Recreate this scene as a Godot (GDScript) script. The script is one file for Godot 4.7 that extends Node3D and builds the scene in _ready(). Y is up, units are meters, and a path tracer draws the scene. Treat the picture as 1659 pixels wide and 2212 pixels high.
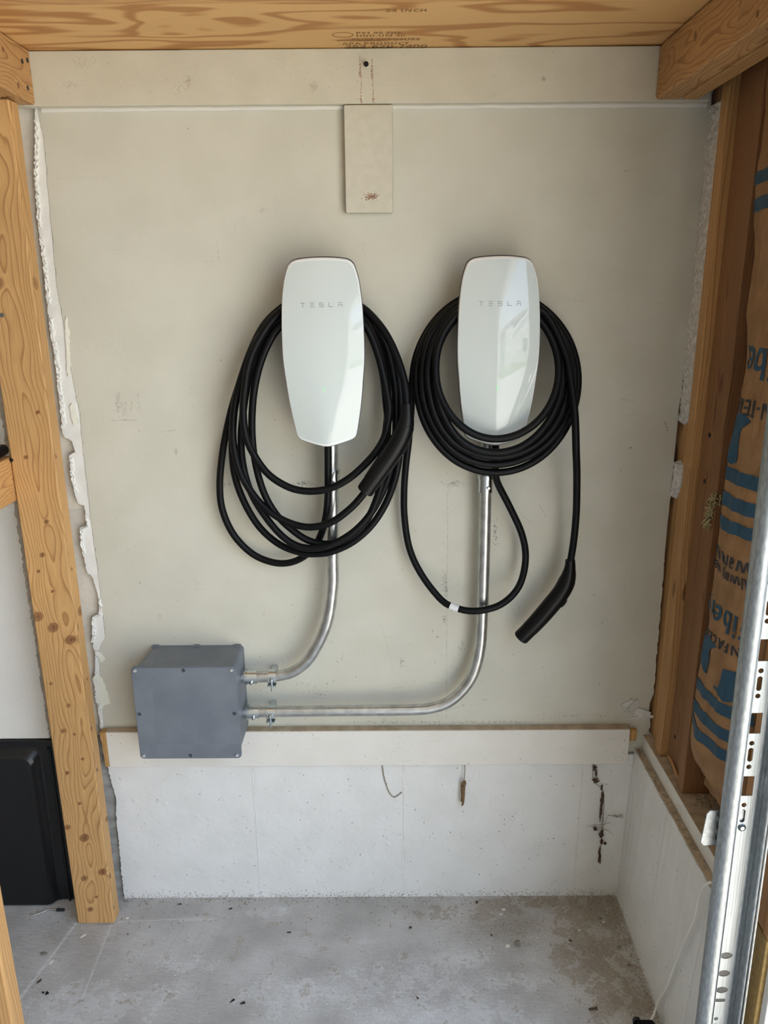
extends Node3D

# ---------------------------------------------------------------- mesh builder
class MB:
	var V := PackedVector3Array()
	var N := PackedVector3Array()
	var U := PackedVector2Array()
	func tn(a: Vector3, b: Vector3, c: Vector3, na: Vector3, nb: Vector3, nc: Vector3, ua := Vector2.ZERO, ub := Vector2.ZERO, uc := Vector2.ZERO) -> void:
		var f := (a - c).cross(a - b)
		if f.dot(na + nb + nc) < 0.0:
			V.append_array([a, c, b]); N.append_array([na, nc, nb]); U.append_array([ua, uc, ub])
		else:
			V.append_array([a, b, c]); N.append_array([na, nb, nc]); U.append_array([ua, ub, uc])
	func tri(a: Vector3, b: Vector3, c: Vector3, hint: Vector3, ua := Vector2.ZERO, ub := Vector2.ZERO, uc := Vector2.ZERO) -> void:
		var n := (a - c).cross(a - b).normalized()
		if n.dot(hint) < 0.0: n = -n
		tn(a, b, c, n, n, n, ua, ub, uc)
	func quad(a: Vector3, b: Vector3, c: Vector3, d: Vector3, hint: Vector3, ua := Vector2.ZERO, ub := Vector2.ZERO, uc := Vector2.ZERO, ud := Vector2.ZERO) -> void:
		tri(a, b, c, hint, ua, ub, uc)
		tri(a, c, d, hint, ua, uc, ud)
	func mesh() -> ArrayMesh:
		var arr := []
		arr.resize(Mesh.ARRAY_MAX)
		arr[Mesh.ARRAY_VERTEX] = V
		arr[Mesh.ARRAY_NORMAL] = N
		arr[Mesh.ARRAY_TEX_UV] = U
		var m := ArrayMesh.new()
		m.add_surface_from_arrays(Mesh.PRIMITIVE_TRIANGLES, arr)
		return m
	# chamfered box; uvf maps (position, face axis) to a texture place
	func cbox(lo: Vector3, hi: Vector3, bev := 0.0, uvf = null) -> void:
		var c := (lo + hi) * 0.5
		var h := (hi - lo) * 0.5
		bev = minf(bev, minf(h.x, minf(h.y, h.z)) * 0.9)
		var corner := func(s: Vector3, k: int) -> Vector3:
			var e := h - Vector3.ONE * bev
			e[k] = h[k]
			return c + Vector3(s.x * e.x, s.y * e.y, s.z * e.z)
		var uv := func(p: Vector3, k: int) -> Vector2:
			return uvf.call(p, k) if uvf != null else [Vector2(p.z, p.y), Vector2(p.x, p.z), Vector2(p.x, p.y)][k]
		for k in 3:
			var i := (k + 1) % 3
			var j := (k + 2) % 3
			for s in [-1.0, 1.0]:
				var q := []
				for t in [[-1, -1], [1, -1], [1, 1], [-1, 1]]:
					var sg := Vector3.ZERO
					sg[k] = s; sg[i] = t[0]; sg[j] = t[1]
					q.append(corner.call(sg, k))
				var hint := Vector3.ZERO
				hint[k] = s
				quad(q[0], q[1], q[2], q[3], hint, uv.call(q[0], k), uv.call(q[1], k), uv.call(q[2], k), uv.call(q[3], k))
		if bev <= 0.0: return
		for k in 3:
			var i := (k + 1) % 3
			var j := (k + 2) % 3
			for si in [-1.0, 1.0]:
				for sj in [-1.0, 1.0]:
					var a := Vector3.ZERO
					a[i] = si; a[j] = sj; a[k] = -1.0
					var b := a
					b[k] = 1.0
					var hint := Vector3.ZERO
					hint[i] = si; hint[j] = sj
					var ni := Vector3.ZERO
					ni[i] = si
					var nj := Vector3.ZERO
					nj[j] = sj
					var p0: Vector3 = corner.call(a, i)
					var p1: Vector3 = corner.call(b, i)
					var p2: Vector3 = corner.call(b, j)
					var p3: Vector3 = corner.call(a, j)
					tn(p0, p1, p2, ni, ni, nj, uv.call(p0, i), uv.call(p1, i), uv.call(p2, i))
					tn(p0, p2, p3, ni, nj, nj, uv.call(p0, i), uv.call(p2, i), uv.call(p3, i))
		for sx in [-1.0, 1.0]:
			for sy in [-1.0, 1.0]:
				for sz in [-1.0, 1.0]:
					var s := Vector3(sx, sy, sz)
					var p0: Vector3 = corner.call(s, 0)
					tri(p0, corner.call(s, 1), corner.call(s, 2), s, uv.call(p0, 0), uv.call(p0, 0), uv.call(p0, 0))
	# tube of rings along a path; rad holds one radius for each point, flat squeezes across
	func tube(path: Array, rad: Array, sides := 12, caps := true, squeeze := 1.0, upref := Vector3.BACK) -> void:
		var n := path.size()
		var t: Vector3 = (path[1] - path[0]).normalized()
		var u := upref - t * upref.dot(t)
		if u.length() < 0.1: u = Vector3.RIGHT - t * t.x
		u = u.normalized()
		var rings := []
		var norms := []
		var dist := 0.0
		var dists := []
		for k in n:
			var t2: Vector3 = (path[mini(k + 1, n - 1)] - path[maxi(k - 1, 0)]).normalized()
			u = (u - t2 * u.dot(t2)).normalized()
			var w := t2.cross(u)
			var ring := []
			var nr := []
			if k > 0: dist += path[k].distance_to(path[k - 1])
			dists.append(dist)
			for s in sides + 1:
				var a := TAU * s / sides
				var d := u * cos(a) * squeeze + w * sin(a)
				ring.append(path[k] + d * rad[k])
				nr.append((u * cos(a) / squeeze + w * sin(a)).normalized())
			rings.append(ring)
			norms.append(nr)
		for k in n - 1:
			for s in sides:
				var a: Vector3 = rings[k][s]
				var b: Vector3 = rings[k][s + 1]
				var c: Vector3 = rings[k + 1][s + 1]
				var d: Vector3 = rings[k + 1][s]
				var u0 := Vector2(float(s) / sides, dists[k])
				var u1 := Vector2(float(s + 1) / sides, dists[k])
				var u2 := Vector2(float(s + 1) / sides, dists[k + 1])
				var u3 := Vector2(float(s) / sides, dists[k + 1])
				tn(a, b, c, norms[k][s], norms[k][s + 1], norms[k + 1][s + 1], u0, u1, u2)
				tn(a, c, d, norms[k][s], norms[k + 1][s + 1], norms[k + 1][s], u0, u2, u3)
		if caps:
			for e in [0, n - 1]:
				var away: Vector3 = (path[0] - path[1]) if e == 0 else (path[n - 1] - path[n - 2])
				for s in sides:
					tri(path[e], rings[e][s], rings[e][s + 1], away)
	func cyl(a: Vector3, b: Vector3, r: float, sides := 16, r2 := -1.0) -> void:
		tube([a, b], [r, r if r2 < 0.0 else r2], sides)
	# extruded outline: pts in the plane of axes (0, 1), lying across axis 2 from z0 to z1; frame places it
	func slab(pts: PackedVector2Array, z0: float, z1: float, frame := Transform3D(), uvs := Vector2.ONE, uvo := Vector2.ZERO) -> void:
		var idx := Geometry2D.triangulate_polygon(pts)
		for side in [[z1, 1.0], [z0, -1.0]]:
			for k in range(0, idx.size(), 3):
				var p: Array = []
				var q: Array = []
				for e in 3:
					var v := pts[idx[k + e]]
					p.append(frame * Vector3(v.x, v.y, side[0]))
					q.append((v + uvo) * uvs)
				tri(p[0], p[1], p[2], frame.basis * Vector3(0, 0, side[1]), q[0], q[1], q[2])
		var turn := 1.0 if Geometry2D.is_polygon_clockwise(pts) else -1.0
		for k in pts.size():
			var a := pts[k]
			var b := pts[(k + 1) % pts.size()]
			var d := (b - a).orthogonal() * turn
			var hint := frame.basis * Vector3(d.x, d.y, 0)
			quad(frame * Vector3(a.x, a.y, z0), frame * Vector3(b.x, b.y, z0), frame * Vector3(b.x, b.y, z1), frame * Vector3(a.x, a.y, z1), hint, (a + uvo) * uvs, (b + uvo) * uvs, (b + uvo) * uvs, (a + uvo) * uvs)
	func blob(c: Vector3, r: Vector3, rng: RandomNumberGenerator, rough := 0.25, rows := 5, cols := 8) -> void:
		var p := []
		for i in rows + 1:
			var row := []
			for j in cols:
				var k := 1.0 + rng.randf_range(-rough, rough)
				var th := PI * i / rows
				var ph := TAU * j / cols
				row.append(c + Vector3(r.x * sin(th) * cos(ph), r.y * cos(th), r.z * sin(th) * sin(ph)) * k)
			if i == 0 or i == rows:
				for j in cols: row[j] = row[0]
			p.append(row)
		for i in rows:
			for j in cols:
				var a: Vector3 = p[i][j]
				var b: Vector3 = p[i][(j + 1) % cols]
				var cc: Vector3 = p[i + 1][(j + 1) % cols]
				var d: Vector3 = p[i + 1][j]
				if i > 0: tri(a, b, cc, a - c)
				if i < rows - 1: tri(a, cc, d, d - c)

# ---------------------------------------------------------------- helpers
var used := {}
func numbered(called: String) -> String:
	if not used.has(called):
		used[called] = 0
		return called
	used[called] += 1
	return "%s_%03d" % [called, used[called]]

func put(called: String, mb: MB, m: Material, parent: Node = null) -> MeshInstance3D:
	var o := MeshInstance3D.new()
	o.mesh = mb.mesh()
	o.material_override = m
	if parent == null:
		o.name = numbered(called)
		add_child(o)
	else:
		o.name = called
		parent.add_child(o, true)
	return o

func thing(called: String, label: String, category: String, at := Vector3.ZERO, group := "") -> Node3D:
	var o := Node3D.new()
	o.name = numbered(called)
	add_child(o)
	o.position = at
	return tag(o, label, category, group)

func tag(o: Node3D, label: String, category: String, group := "", kind := "") -> Node3D:
	o.set_meta("label", label)
	o.set_meta("category", category)
	if group: o.set_meta("group", group)
	if kind: o.set_meta("kind", kind)
	return o

func mat(c: Color, rough := 0.6, metal := 0.0) -> StandardMaterial3D:
	var m := StandardMaterial3D.new()
	m.albedo_color = c
	m.roughness = rough
	m.metallic = metal
	return m

func texmat(im: Image, rough := 0.7, height: Image = null, hscale := 0.05) -> StandardMaterial3D:
	var m := StandardMaterial3D.new()
	m.albedo_texture = ImageTexture.create_from_image(im)
	m.roughness = rough
	if height:
		m.heightmap_enabled = true
		m.heightmap_texture = ImageTexture.create_from_image(height)
		m.heightmap_scale = hscale
	return m

func c8(r: float, g: float, b: float) -> Color:
	return Color(r / 255.0, g / 255.0, b / 255.0)

func spline(pts: Array, step := 0.008) -> Array:
	var out := []
	var n := pts.size()
	for k in n - 1:
		var p0: Vector3 = pts[maxi(k - 1, 0)]
		var p1: Vector3 = pts[k]
		var p2: Vector3 = pts[k + 1]
		var p3: Vector3 = pts[mini(k + 2, n - 1)]
		var m := maxi(1, int(p1.distance_to(p2) / step))
		for j in m:
			var t := float(j) / m
			out.append(0.5 * ((2.0 * p1) + (p2 - p0) * t + (2.0 * p0 - 5.0 * p1 + 4.0 * p2 - p3) * t * t + (3.0 * p1 - p0 - 3.0 * p2 + p3) * t * t * t))
	out.append(pts[n - 1])
	return out

func v3(flat: Array) -> Array:
	var out := []
	for k in range(0, flat.size(), 3):
		out.append(Vector3(flat[k], flat[k + 1], flat[k + 2]))
	return out

func fill(n: int, v: float) -> Array:
	var a := []
	a.resize(n)
	a.fill(v)
	return a

func ragged(pts: Array, step: float, amp: float, rng: RandomNumberGenerator) -> PackedVector2Array:
	var out := PackedVector2Array()
	for k in pts.size() - 1:
		var a: Vector2 = pts[k]
		var b: Vector2 = pts[k + 1]
		var m := maxi(1, int(a.distance_to(b) / step))
		var o := (b - a).orthogonal().normalized()
		for j in m:
			out.append(a.lerp(b, float(j) / m) + (o * rng.randf_range(-amp, amp) if j > 0 else Vector2.ZERO))
	out.append(pts[pts.size() - 1])
	return out

# ---------------------------------------------------------------- textures
func noise_bytes(w: int, h: int, fr: float, sd: int, oct := 4, sx := 1, sy := 1, kind := FastNoiseLite.TYPE_SIMPLEX_SMOOTH) -> PackedByteArray:
	var f := FastNoiseLite.new()
	f.seed = sd
	f.frequency = fr
	f.noise_type = kind
	f.fractal_octaves = oct
	var im := f.get_image(maxi(2, w / sx), maxi(2, h / sy), false, false, true)
	if sx != 1 or sy != 1: im.resize(w, h, Image.INTERPOLATE_CUBIC)
	im.convert(Image.FORMAT_L8)
	return im.get_data()

# sawn softwood: rings cut flat, bent round the knots; knots hold [across 0..1, along 0..1, radius m, dark 0..1]
func wood(w: int, h: int, wide: float, length: float, sd: int, base: Color, dark: Color, knots: Array, freq := 150.0, depth := 0.03, contrast := 0.55) -> Image:
	var fib := noise_bytes(w, h, 0.35, sd, 2, 1, 24)
	var warp := noise_bytes(w, h, 0.02, sd + 1, 2, 2, 8)
	var tone := noise_bytes(w, h, 0.006, sd + 2, 2, 4, 8)
	var f := FastNoiseLite.new()
	f.seed = sd + 3
	f.frequency = 0.6
	var data := PackedByteArray()
	data.resize(w * h * 3)
	var kb := Color(0.36, 0.2, 0.1)
	for y in h:
		var v := length * y / h
		var c := wide * (0.5 + 0.55 * f.get_noise_2d(v, 3.0))
		var dd := depth * (0.55 + 1.3 * f.get_noise_2d(v * 1.6, 40.0))
		var near := []
		for k in knots:
			if absf(k[1] * length - v) < k[2] * 14.0: near.append(k)
		for x in w:
			var i := y * w + x
			var u := wide * x / w
			var ring := sqrt((u - c) * (u - c) + dd * dd) * freq + warp[i] * 0.011
			var kn := 0.0
			var kr := 0.0
			for k in near:
				var du: float = u - k[0] * wide
				var dv: float = (v - k[1] * length) * 0.62
				var q: float = sqrt(du * du * 0.7 + dv * dv * 1.9 + du * dv * 0.5) / k[2] * (0.85 + 0.3 * warp[i] / 255.0)
				ring += 1.5 * exp(-q * 0.7) * clampf(k[2] / 0.007, 0.3, 1.3)
				if q < 1.25:
					kn = maxf(kn, clampf((1.25 - q) * 3.5, 0.0, 1.0) * k[3])
					kr = q
			var fr := ring - floorf(ring)
			var t := (0.3 * clampf(fr / 0.8, 0.0, 1.0) + 0.7 * smoothstep(0.66, 0.9, fr)) * clampf((1.0 - fr) / 0.08, 0.0, 1.0) * contrast
			var lum := 0.9 + 0.13 * (fib[i] / 255.0) + 0.1 * (tone[i] / 255.0 - 0.5)
			var r := lerpf(base.r, dark.r, t) * lum
			var g := lerpf(base.g, dark.g, t) * lum
			var b := lerpf(base.b, dark.b, t) * lum
			if kn > 0.0:
				var kk := kn * clampf(0.85 - 0.35 * kr + 0.04 * sin(kr * 9.0) + 0.5 * (fib[i] / 255.0 - 0.5), 0.0, 1.0)
				r = lerpf(r, kb.r, kk); g = lerpf(g, kb.g, kk); b = lerpf(b, kb.b, kk)
			data[i * 3] = int(clampf(r, 0.0, 1.0) * 255.0)
			data[i * 3 + 1] = int(clampf(g, 0.0, 1.0) * 255.0)
			data[i * 3 + 2] = int(clampf(b, 0.0, 1.0) * 255.0)
	return Image.create_from_data(w, h, false, Image.FORMAT_RGB8, data)

# mottled ground colour from two or three noises
func mottle(w: int, h: int, sd: int, a: Color, b: Color, big := 0.01, fine := 0.2, fine_amp := 0.08) -> Image:
	var n1 := noise_bytes(w, h, big * 2.0, sd, 4, 2, 2)
	var n2 := noise_bytes(w, h, fine, sd + 1, 3)
	var data := PackedByteArray()
	data.resize(w * h * 3)
	for i in w * h:
		var t := n1[i] / 255.0
		t = t * t * (3.0 - 2.0 * t)
		var l := 255.0 * (1.0 + fine_amp * (n2[i] / 127.5 - 1.0))
		data[i * 3] = int(clampf((a.r + (b.r - a.r) * t) * l, 0.0, 255.0))
		data[i * 3 + 1] = int(clampf((a.g + (b.g - a.g) * t) * l, 0.0, 255.0))
		data[i * 3 + 2] = int(clampf((a.b + (b.b - a.b) * t) * l, 0.0, 255.0))
	return Image.create_from_data(w, h, false, Image.FORMAT_RGB8, data)

func dab(im: Image, x: int, y: int, c: Color, a: float) -> void:
	if x < 0 or y < 0 or x >= im.get_width() or y >= im.get_height(): return
	im.set_pixel(x, y, im.get_pixel(x, y).lerp(c, a))

# a scratch or run of paint: dashed by noise so that it has a grain
func stroke(im: Image, a: Vector2, b: Vector2, c: Color, alpha: float, width: float, rng: RandomNumberGenerator, gap := 0.25) -> void:
	var n := int(a.distance_to(b)) + 1
	var o := (b - a).orthogonal().normalized()
	var drift := 0.0
	for k in n:
		if rng.randf() < gap: continue
		drift = clampf(drift + rng.randf_range(-0.35, 0.35), -1.5, 1.5)
		var p := a.lerp(b, float(k) / n) + o * drift
		var hw := width * rng.randf_range(0.5, 1.1) * 0.5
		for j in range(-int(ceil(hw)), int(ceil(hw)) + 1):
			var q := p + o * j
			dab(im, int(q.x), int(q.y), c, alpha * clampf(hw + 0.6 - absf(j), 0.0, 1.0) * rng.randf_range(0.6, 1.0))

func speck(im: Image, x: float, y: float, r: float, c: Color, a: float) -> void:
	for j in range(-int(ceil(r)), int(ceil(r)) + 1):
		for i in range(-int(ceil(r)), int(ceil(r)) + 1):
			var d := sqrt(i * i + j * j)
			dab(im, int(x) + i, int(y) + j, c, a * clampf(r + 0.5 - d, 0.0, 1.0))

func smear(im: Image, cx: float, cy: float, rx: float, ry: float, c: Color, a: float, n: int, rng: RandomNumberGenerator) -> void:
	for k in n:
		var p := Vector2(rng.randfn(0.0, 0.5), rng.randfn(0.0, 0.5))
		speck(im, cx + p.x * rx, cy + p.y * ry, rng.randf_range(0.3, 1.4), c, a * rng.randf_range(0.4, 1.0))

# ---------------------------------------------------------------- materials kept for all
var M := {}
var rng := RandomNumberGenerator.new()

func board_uv(lo: Vector3, hi: Vector3, axis: int, flip := false, wide := 0.0, off := 0.0) -> Callable:
	var d := hi - lo
	var a := (axis + 1) % 3
	var b := (axis + 2) % 3
	var ww := maxf(maxf(d[a], d[b]), wide)
	return func(p: Vector3, k: int) -> Vector2:
		var v := (p[axis] - lo[axis]) / d[axis]
		if flip: v = 1.0 - v
		if k == axis: return Vector2((p[a] - lo[a]) / ww, off + (p[b] - lo[b]) / d[axis])
		var cr := b if k == a else a
		return Vector2((p[cr] - lo[cr]) / ww, v + off)

func board(called: String, lo: Vector3, hi: Vector3, axis: int, m: Material, parent: Node = null, bev := 0.003, off := 0.0, wide := 0.0) -> MeshInstance3D:
	var mb := MB.new()
	mb.cbox(lo, hi, bev, board_uv(lo, hi, axis, axis == 1, wide, off))
	return put(called, mb, m, parent)

func make_materials() -> void:
	var pine := c8(214, 168, 108)
	var pine_dark := c8(142, 94, 48)
	M.post = texmat(wood(128, 2048, 0.089, 1.772, 11, pine, pine_dark, [[.28, .175, .009, .5], [.75, .31, .003, .9], [.36, .36, .003, .9], [.62, .435, .004, .95], [.42, .475, .004, .8], [.28, .495, .003, .9], [.55, .52, .003, .9], [.12, .552, .008, .75], [.45, .566, .008, .8], [.82, .582, .009, .85], [.2, .64, .003, .7], [.55, .67, .004, .7], [.35, .705, .005, .7], [.6, .71, .003, .8], [.72, .745, .003, .8], [.3, .765, .004, .8], [.5, .81, .003, .9], [.1, .846, .006, .8], [.5, .862, .008, .85], [.35, .925, .006, .8], [.85, .915, .007, .85], [.6, .955, .003, .8], [.4, .975, .005, .8]]), 0.62)
	M.beam = texmat(wood(128, 1024, 0.089, 0.56, 27, c8(204, 158, 102), c8(140, 92, 50), [[.35, .35, .005, .9], [.6, .7, .006, .8], [.2, .12, .004, .9], [.7, .2, .003, .9]]), 0.62)
	M.rail = texmat(wood(128, 1024, 0.089, 0.5, 35, c8(212, 164, 104), c8(146, 96, 50), [[.5, .3, .004, .8], [.3, .75, .006, .8]]), 0.62)
	M.stud = texmat(wood(128, 1024, 0.089, 1.0, 41, c8(150, 106, 66), c8(92, 56, 34), [[.6, .62, .006, .8], [.3, .2, .005, .8]], 240.0, 0.03), 0.66)
	M.jamb = texmat(wood(128, 1024, 0.15, 1.4, 63, c8(204, 152, 98), c8(160, 110, 64), [[.4, .3, .005, .8]], 120.0, 0.06, 0.4), 0.6)
	M.treated = texmat(ribbed_image(), 0.75)
	M.ply = texmat(ply_image(), 0.6)
	M.steel = texmat(mottle(256, 256, 81, c8(150, 156, 158), c8(182, 187, 188), 0.05, 0.4, 0.07), 0.42)
	M.steel.metallic = 0.85
	M.emt = texmat(mottle(64, 1024, 85, c8(178, 180, 178), c8(206, 207, 204), 0.03, 0.5, 0.05), 0.3)
	M.emt.metallic = 0.9
	M.zinc = mat(c8(208, 214, 216), 0.2, 1.0)
	M.screw = mat(c8(214, 216, 216), 0.4, 0.5)
	M.dark_steel = mat(c8(60, 62, 66), 0.4, 0.8)
	M.black_screw = mat(c8(22, 20, 22), 0.5, 0.3)
	M.rubber = mat(c8(10, 10, 11), 0.46)
	M.rubber.metallic_specular = 0.3
	M.handle = mat(c8(9, 9, 10), 0.36)
	M.handle.metallic_specular = 0.35
	M.white_glass = mat(c8(206, 214, 210), 0.35)
	M.white_glass.clearcoat_enabled = true
	M.white_glass.clearcoat = 1.0
	M.white_glass.clearcoat_roughness = 0.0
	M.rim = mat(c8(246, 248, 247), 0.2)  # whiter than the plate: light caught on the glass edge, painted in
	M.rim_gap = mat(c8(70, 72, 74), 0.4, 0.2)
	M.housing = mat(c8(120, 124, 126), 0.5)
	M.logo = mat(c8(150, 153, 150), 0.4, 0.2)
	M.led = mat(c8(120, 230, 150), 0.4)
	M.led.emission_enabled = true
	M.led.emission = c8(60, 240, 110)
	M.led.emission_energy_multiplier = 0.18
	M.grey_pvc = texmat(mottle(256, 256, 91, c8(108, 113, 120), c8(118, 123, 129), 0.01, 0.3, 0.02), 0.5)
	M.gypsum = texmat(mottle(128, 1024, 95, c8(196, 192, 182), c8(232, 230, 224), 0.06, 0.5, 0.08), 0.9)
	M.compound = texmat(mottle(128, 1024, 97, c8(228, 226, 218), c8(238, 236, 229), 0.03, 0.4, 0.02), 0.8)
	M.backing = texmat(mottle(256, 256, 99, c8(222, 214, 198), c8(206, 198, 184), 0.02, 0.3, 0.03), 0.9)
	M.tape = mat(c8(234, 232, 216), 0.8)
	M.raw_concrete = texmat(mottle(256, 512, 101, c8(140, 138, 132), c8(172, 169, 162), 0.03, 0.4, 0.08), 0.92)
	M.kraft = texmat(mottle(256, 1024, 103, c8(142, 105, 66), c8(166, 125, 82), 0.015, 0.25, 0.05), 0.7)
	M.blue_ink = mat(c8(40, 76, 98), 0.7)
	M.dark_ink = mat(c8(52, 52, 56), 0.7)
	M.stamp_ink = mat(c8(146, 108, 62), 0.75)
	M.white_trim = mat(c8(238, 238, 238), 0.4)
	M.wire = mat(c8(244, 242, 234), 0.5)
	M.black_plastic = mat(c8(18, 19, 21), 0.3)
	M.dirt = texmat(mottle(128, 128, 107, c8(138, 124, 104), c8(186, 172, 150), 0.06, 0.5, 0.15), 0.95)
	M.dust_wood = texmat(mottle(512, 64, 109, c8(172, 152, 126), c8(198, 180, 154), 0.03, 0.4, 0.08), 0.9)
	M.endgrain = texmat(wood(64, 128, 0.02, 0.1, 113, c8(206, 160, 98), c8(150, 104, 52), [], 700.0, 0.02), 0.8)
	M.leaf = mat(c8(82, 63, 47), 0.85)
	M.chip_white = mat(c8(224, 220, 208), 0.85)
	M.chip_stone = mat(c8(134, 128, 116), 0.9)
	M.wool = mat(c8(176, 162, 118), 0.95)
	M.web = mat(c8(150, 140, 122), 0.9)
	M.red = mat(c8(150, 40, 36), 0.6)

func ribbed_image() -> Image:
	# treated lumber planed with fine upright ribs
	var n := noise_bytes(128, 512, 0.05, 71, 3)
	var data := PackedByteArray()
	data.resize(128 * 512 * 3)
	for y in 512:
		for x in 128:
			var i := y * 128 + x
			var k := 0.5 + 0.5 * sin(TAU * x / 128.0 * 15.0)
			var l := (0.86 + 0.14 * smoothstep(0.15, 0.6, k)) * (0.9 + 0.2 * n[i] / 255.0)
			data[i * 3] = int(184.0 * l)
			data[i * 3 + 1] = int(154.0 * l)
			data[i * 3 + 2] = int(96.0 * l)
	return Image.create_from_data(128, 512, false, Image.FORMAT_RGB8, data)

func ply_image() -> Image:
	# rotary-cut face veneer: broad flames, a patch and an oval knot
	var w := 1536
	var h := 320
	var f := FastNoiseLite.new()
	f.seed = 5
	f.frequency = 1.0
	f.fractal_octaves = 3
	var fib := noise_bytes(w, h, 0.5, 17, 2, 16, 1)
	var data := PackedByteArray()
	data.resize(w * h * 3)
	var base := c8(226, 182, 120)
	var dark := c8(176, 118, 60)
	for y in h:
		for x in w:
			var i := y * w + x
			var X := 1.24 * x / w
			var Z := 0.25 * y / h
			var e := 0.2 + f.get_noise_2d(X * 1.1, Z * 7.0) * 1.7 + f.get_noise_2d(X * 3.0 + 9.0, Z * 16.0) * 0.16
			var d1 := Vector2((X - 0.30) / 0.05, (Z - 0.15) / 0.07).length()
			var d2 := Vector2((X - 0.42) / 0.075, (Z - 0.16) / 0.06).length()
			var d3 := Vector2((X - 0.87) / 0.09, (Z - 0.035) / 0.05).length()
			e += 1.3 * exp(-d1 * d1) + 1.4 * exp(-d2 * d2) + 1.5 * exp(-d3 * d3)
			var fr := e - floorf(e)
			var t := smoothstep(0.42, 0.7, fr) * (1.0 - smoothstep(0.8, 1.0, fr))
			t = t * 0.75 + 0.15 * (fib[i] / 255.0)
			var l := 255.0 * (0.93 + 0.1 * fib[i] / 255.0)
			data[i * 3] = int(clampf(lerpf(base.r, dark.r, t) * l, 0, 255))
			data[i * 3 + 1] = int(clampf(lerpf(base.g, dark.g, t) * l, 0, 255))
			data[i * 3 + 2] = int(clampf(lerpf(base.b, dark.b, t) * l, 0, 255))
	return Image.create_from_data(w, h, false, Image.FORMAT_RGB8, data)

# ================================================================ the scene
func _ready() -> void:
	rng.seed = 20240
	# ---- camera
	var cam := Camera3D.new()
	cam.name = "camera"
	add_child(cam)
	cam.position = Vector3(0.0, 1.444, 1.569)
	cam.rotation_degrees = Vector3(-16.09, 0.16, -0.44)
	cam.fov = 67.35
	cam.near = 0.02
	cam.far = 200.0
	cam.current = true
	# ---- sky and exposure
	var we := WorldEnvironment.new()
	we.name = "world"
	var e := Environment.new()
	e.background_mode = Environment.BG_SKY
	var sm := ProceduralSkyMaterial.new()
	sm.sky_top_color = c8(164, 188, 222)
	sm.sky_horizon_color = c8(226, 231, 238)
	sm.ground_horizon_color = c8(196, 196, 190)
	sm.ground_bottom_color = c8(150, 148, 140)
	sm.energy_multiplier = 1.0
	var sky := Sky.new()
	sky.sky_material = sm
	e.sky = sky
	e.tonemap_mode = Environment.TONE_MAPPER_LINEAR
	e.tonemap_exposure = 6.15
	e.sdfgi_enabled = true
	e.ssao_enabled = true
	e.ssil_enabled = true
	we.environment = e
	add_child(we)
	# ---- sun, high behind the garage's back wall
	var sun := DirectionalLight3D.new()
	sun.name = "sun"
	add_child(sun)
	sun.look_at_from_position(Vector3(0.9, 3.6, -1.2), Vector3.ZERO)
	sun.light_color = c8(255, 243, 224)
	sun.light_energy = 0.85
	sun.light_angular_distance = 0.5
	sun.shadow_enabled = true

	make_materials()
	build_shell()
	build_back_wall()
	build_shelf_frame()
	build_right_wall()
	build_outside()
	build_box()
	build_conduits()
	build_charger(Vector3(-0.1135, 1.154, 0.0), 0.6, "white glossy wall charger with an elongated coil, joined to the upper conduit")
	build_charger(Vector3(0.2125, 1.154, 0.0), 0.0, "white glossy wall charger with the round coil looped over its lower front")
	build_cables()
	build_track()
	build_left_things()
	build_debris()

func struct(o: Node3D, label: String, category: String) -> Node3D:
	return tag(o, label, category, "", "structure")

func bare_box(called: String, lo: Vector3, hi: Vector3, m: Material, label: String, category: String, uvs := 1.0) -> MeshInstance3D:
	var mb := MB.new()
	mb.cbox(lo, hi, 0.0, func(p: Vector3, k: int) -> Vector2: return [Vector2(p.z, p.y), Vector2(p.x, p.z), Vector2(p.x, p.y)][k] * uvs)
	var o := put(called, mb, m)
	struct(o, label, category)
	return o

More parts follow.
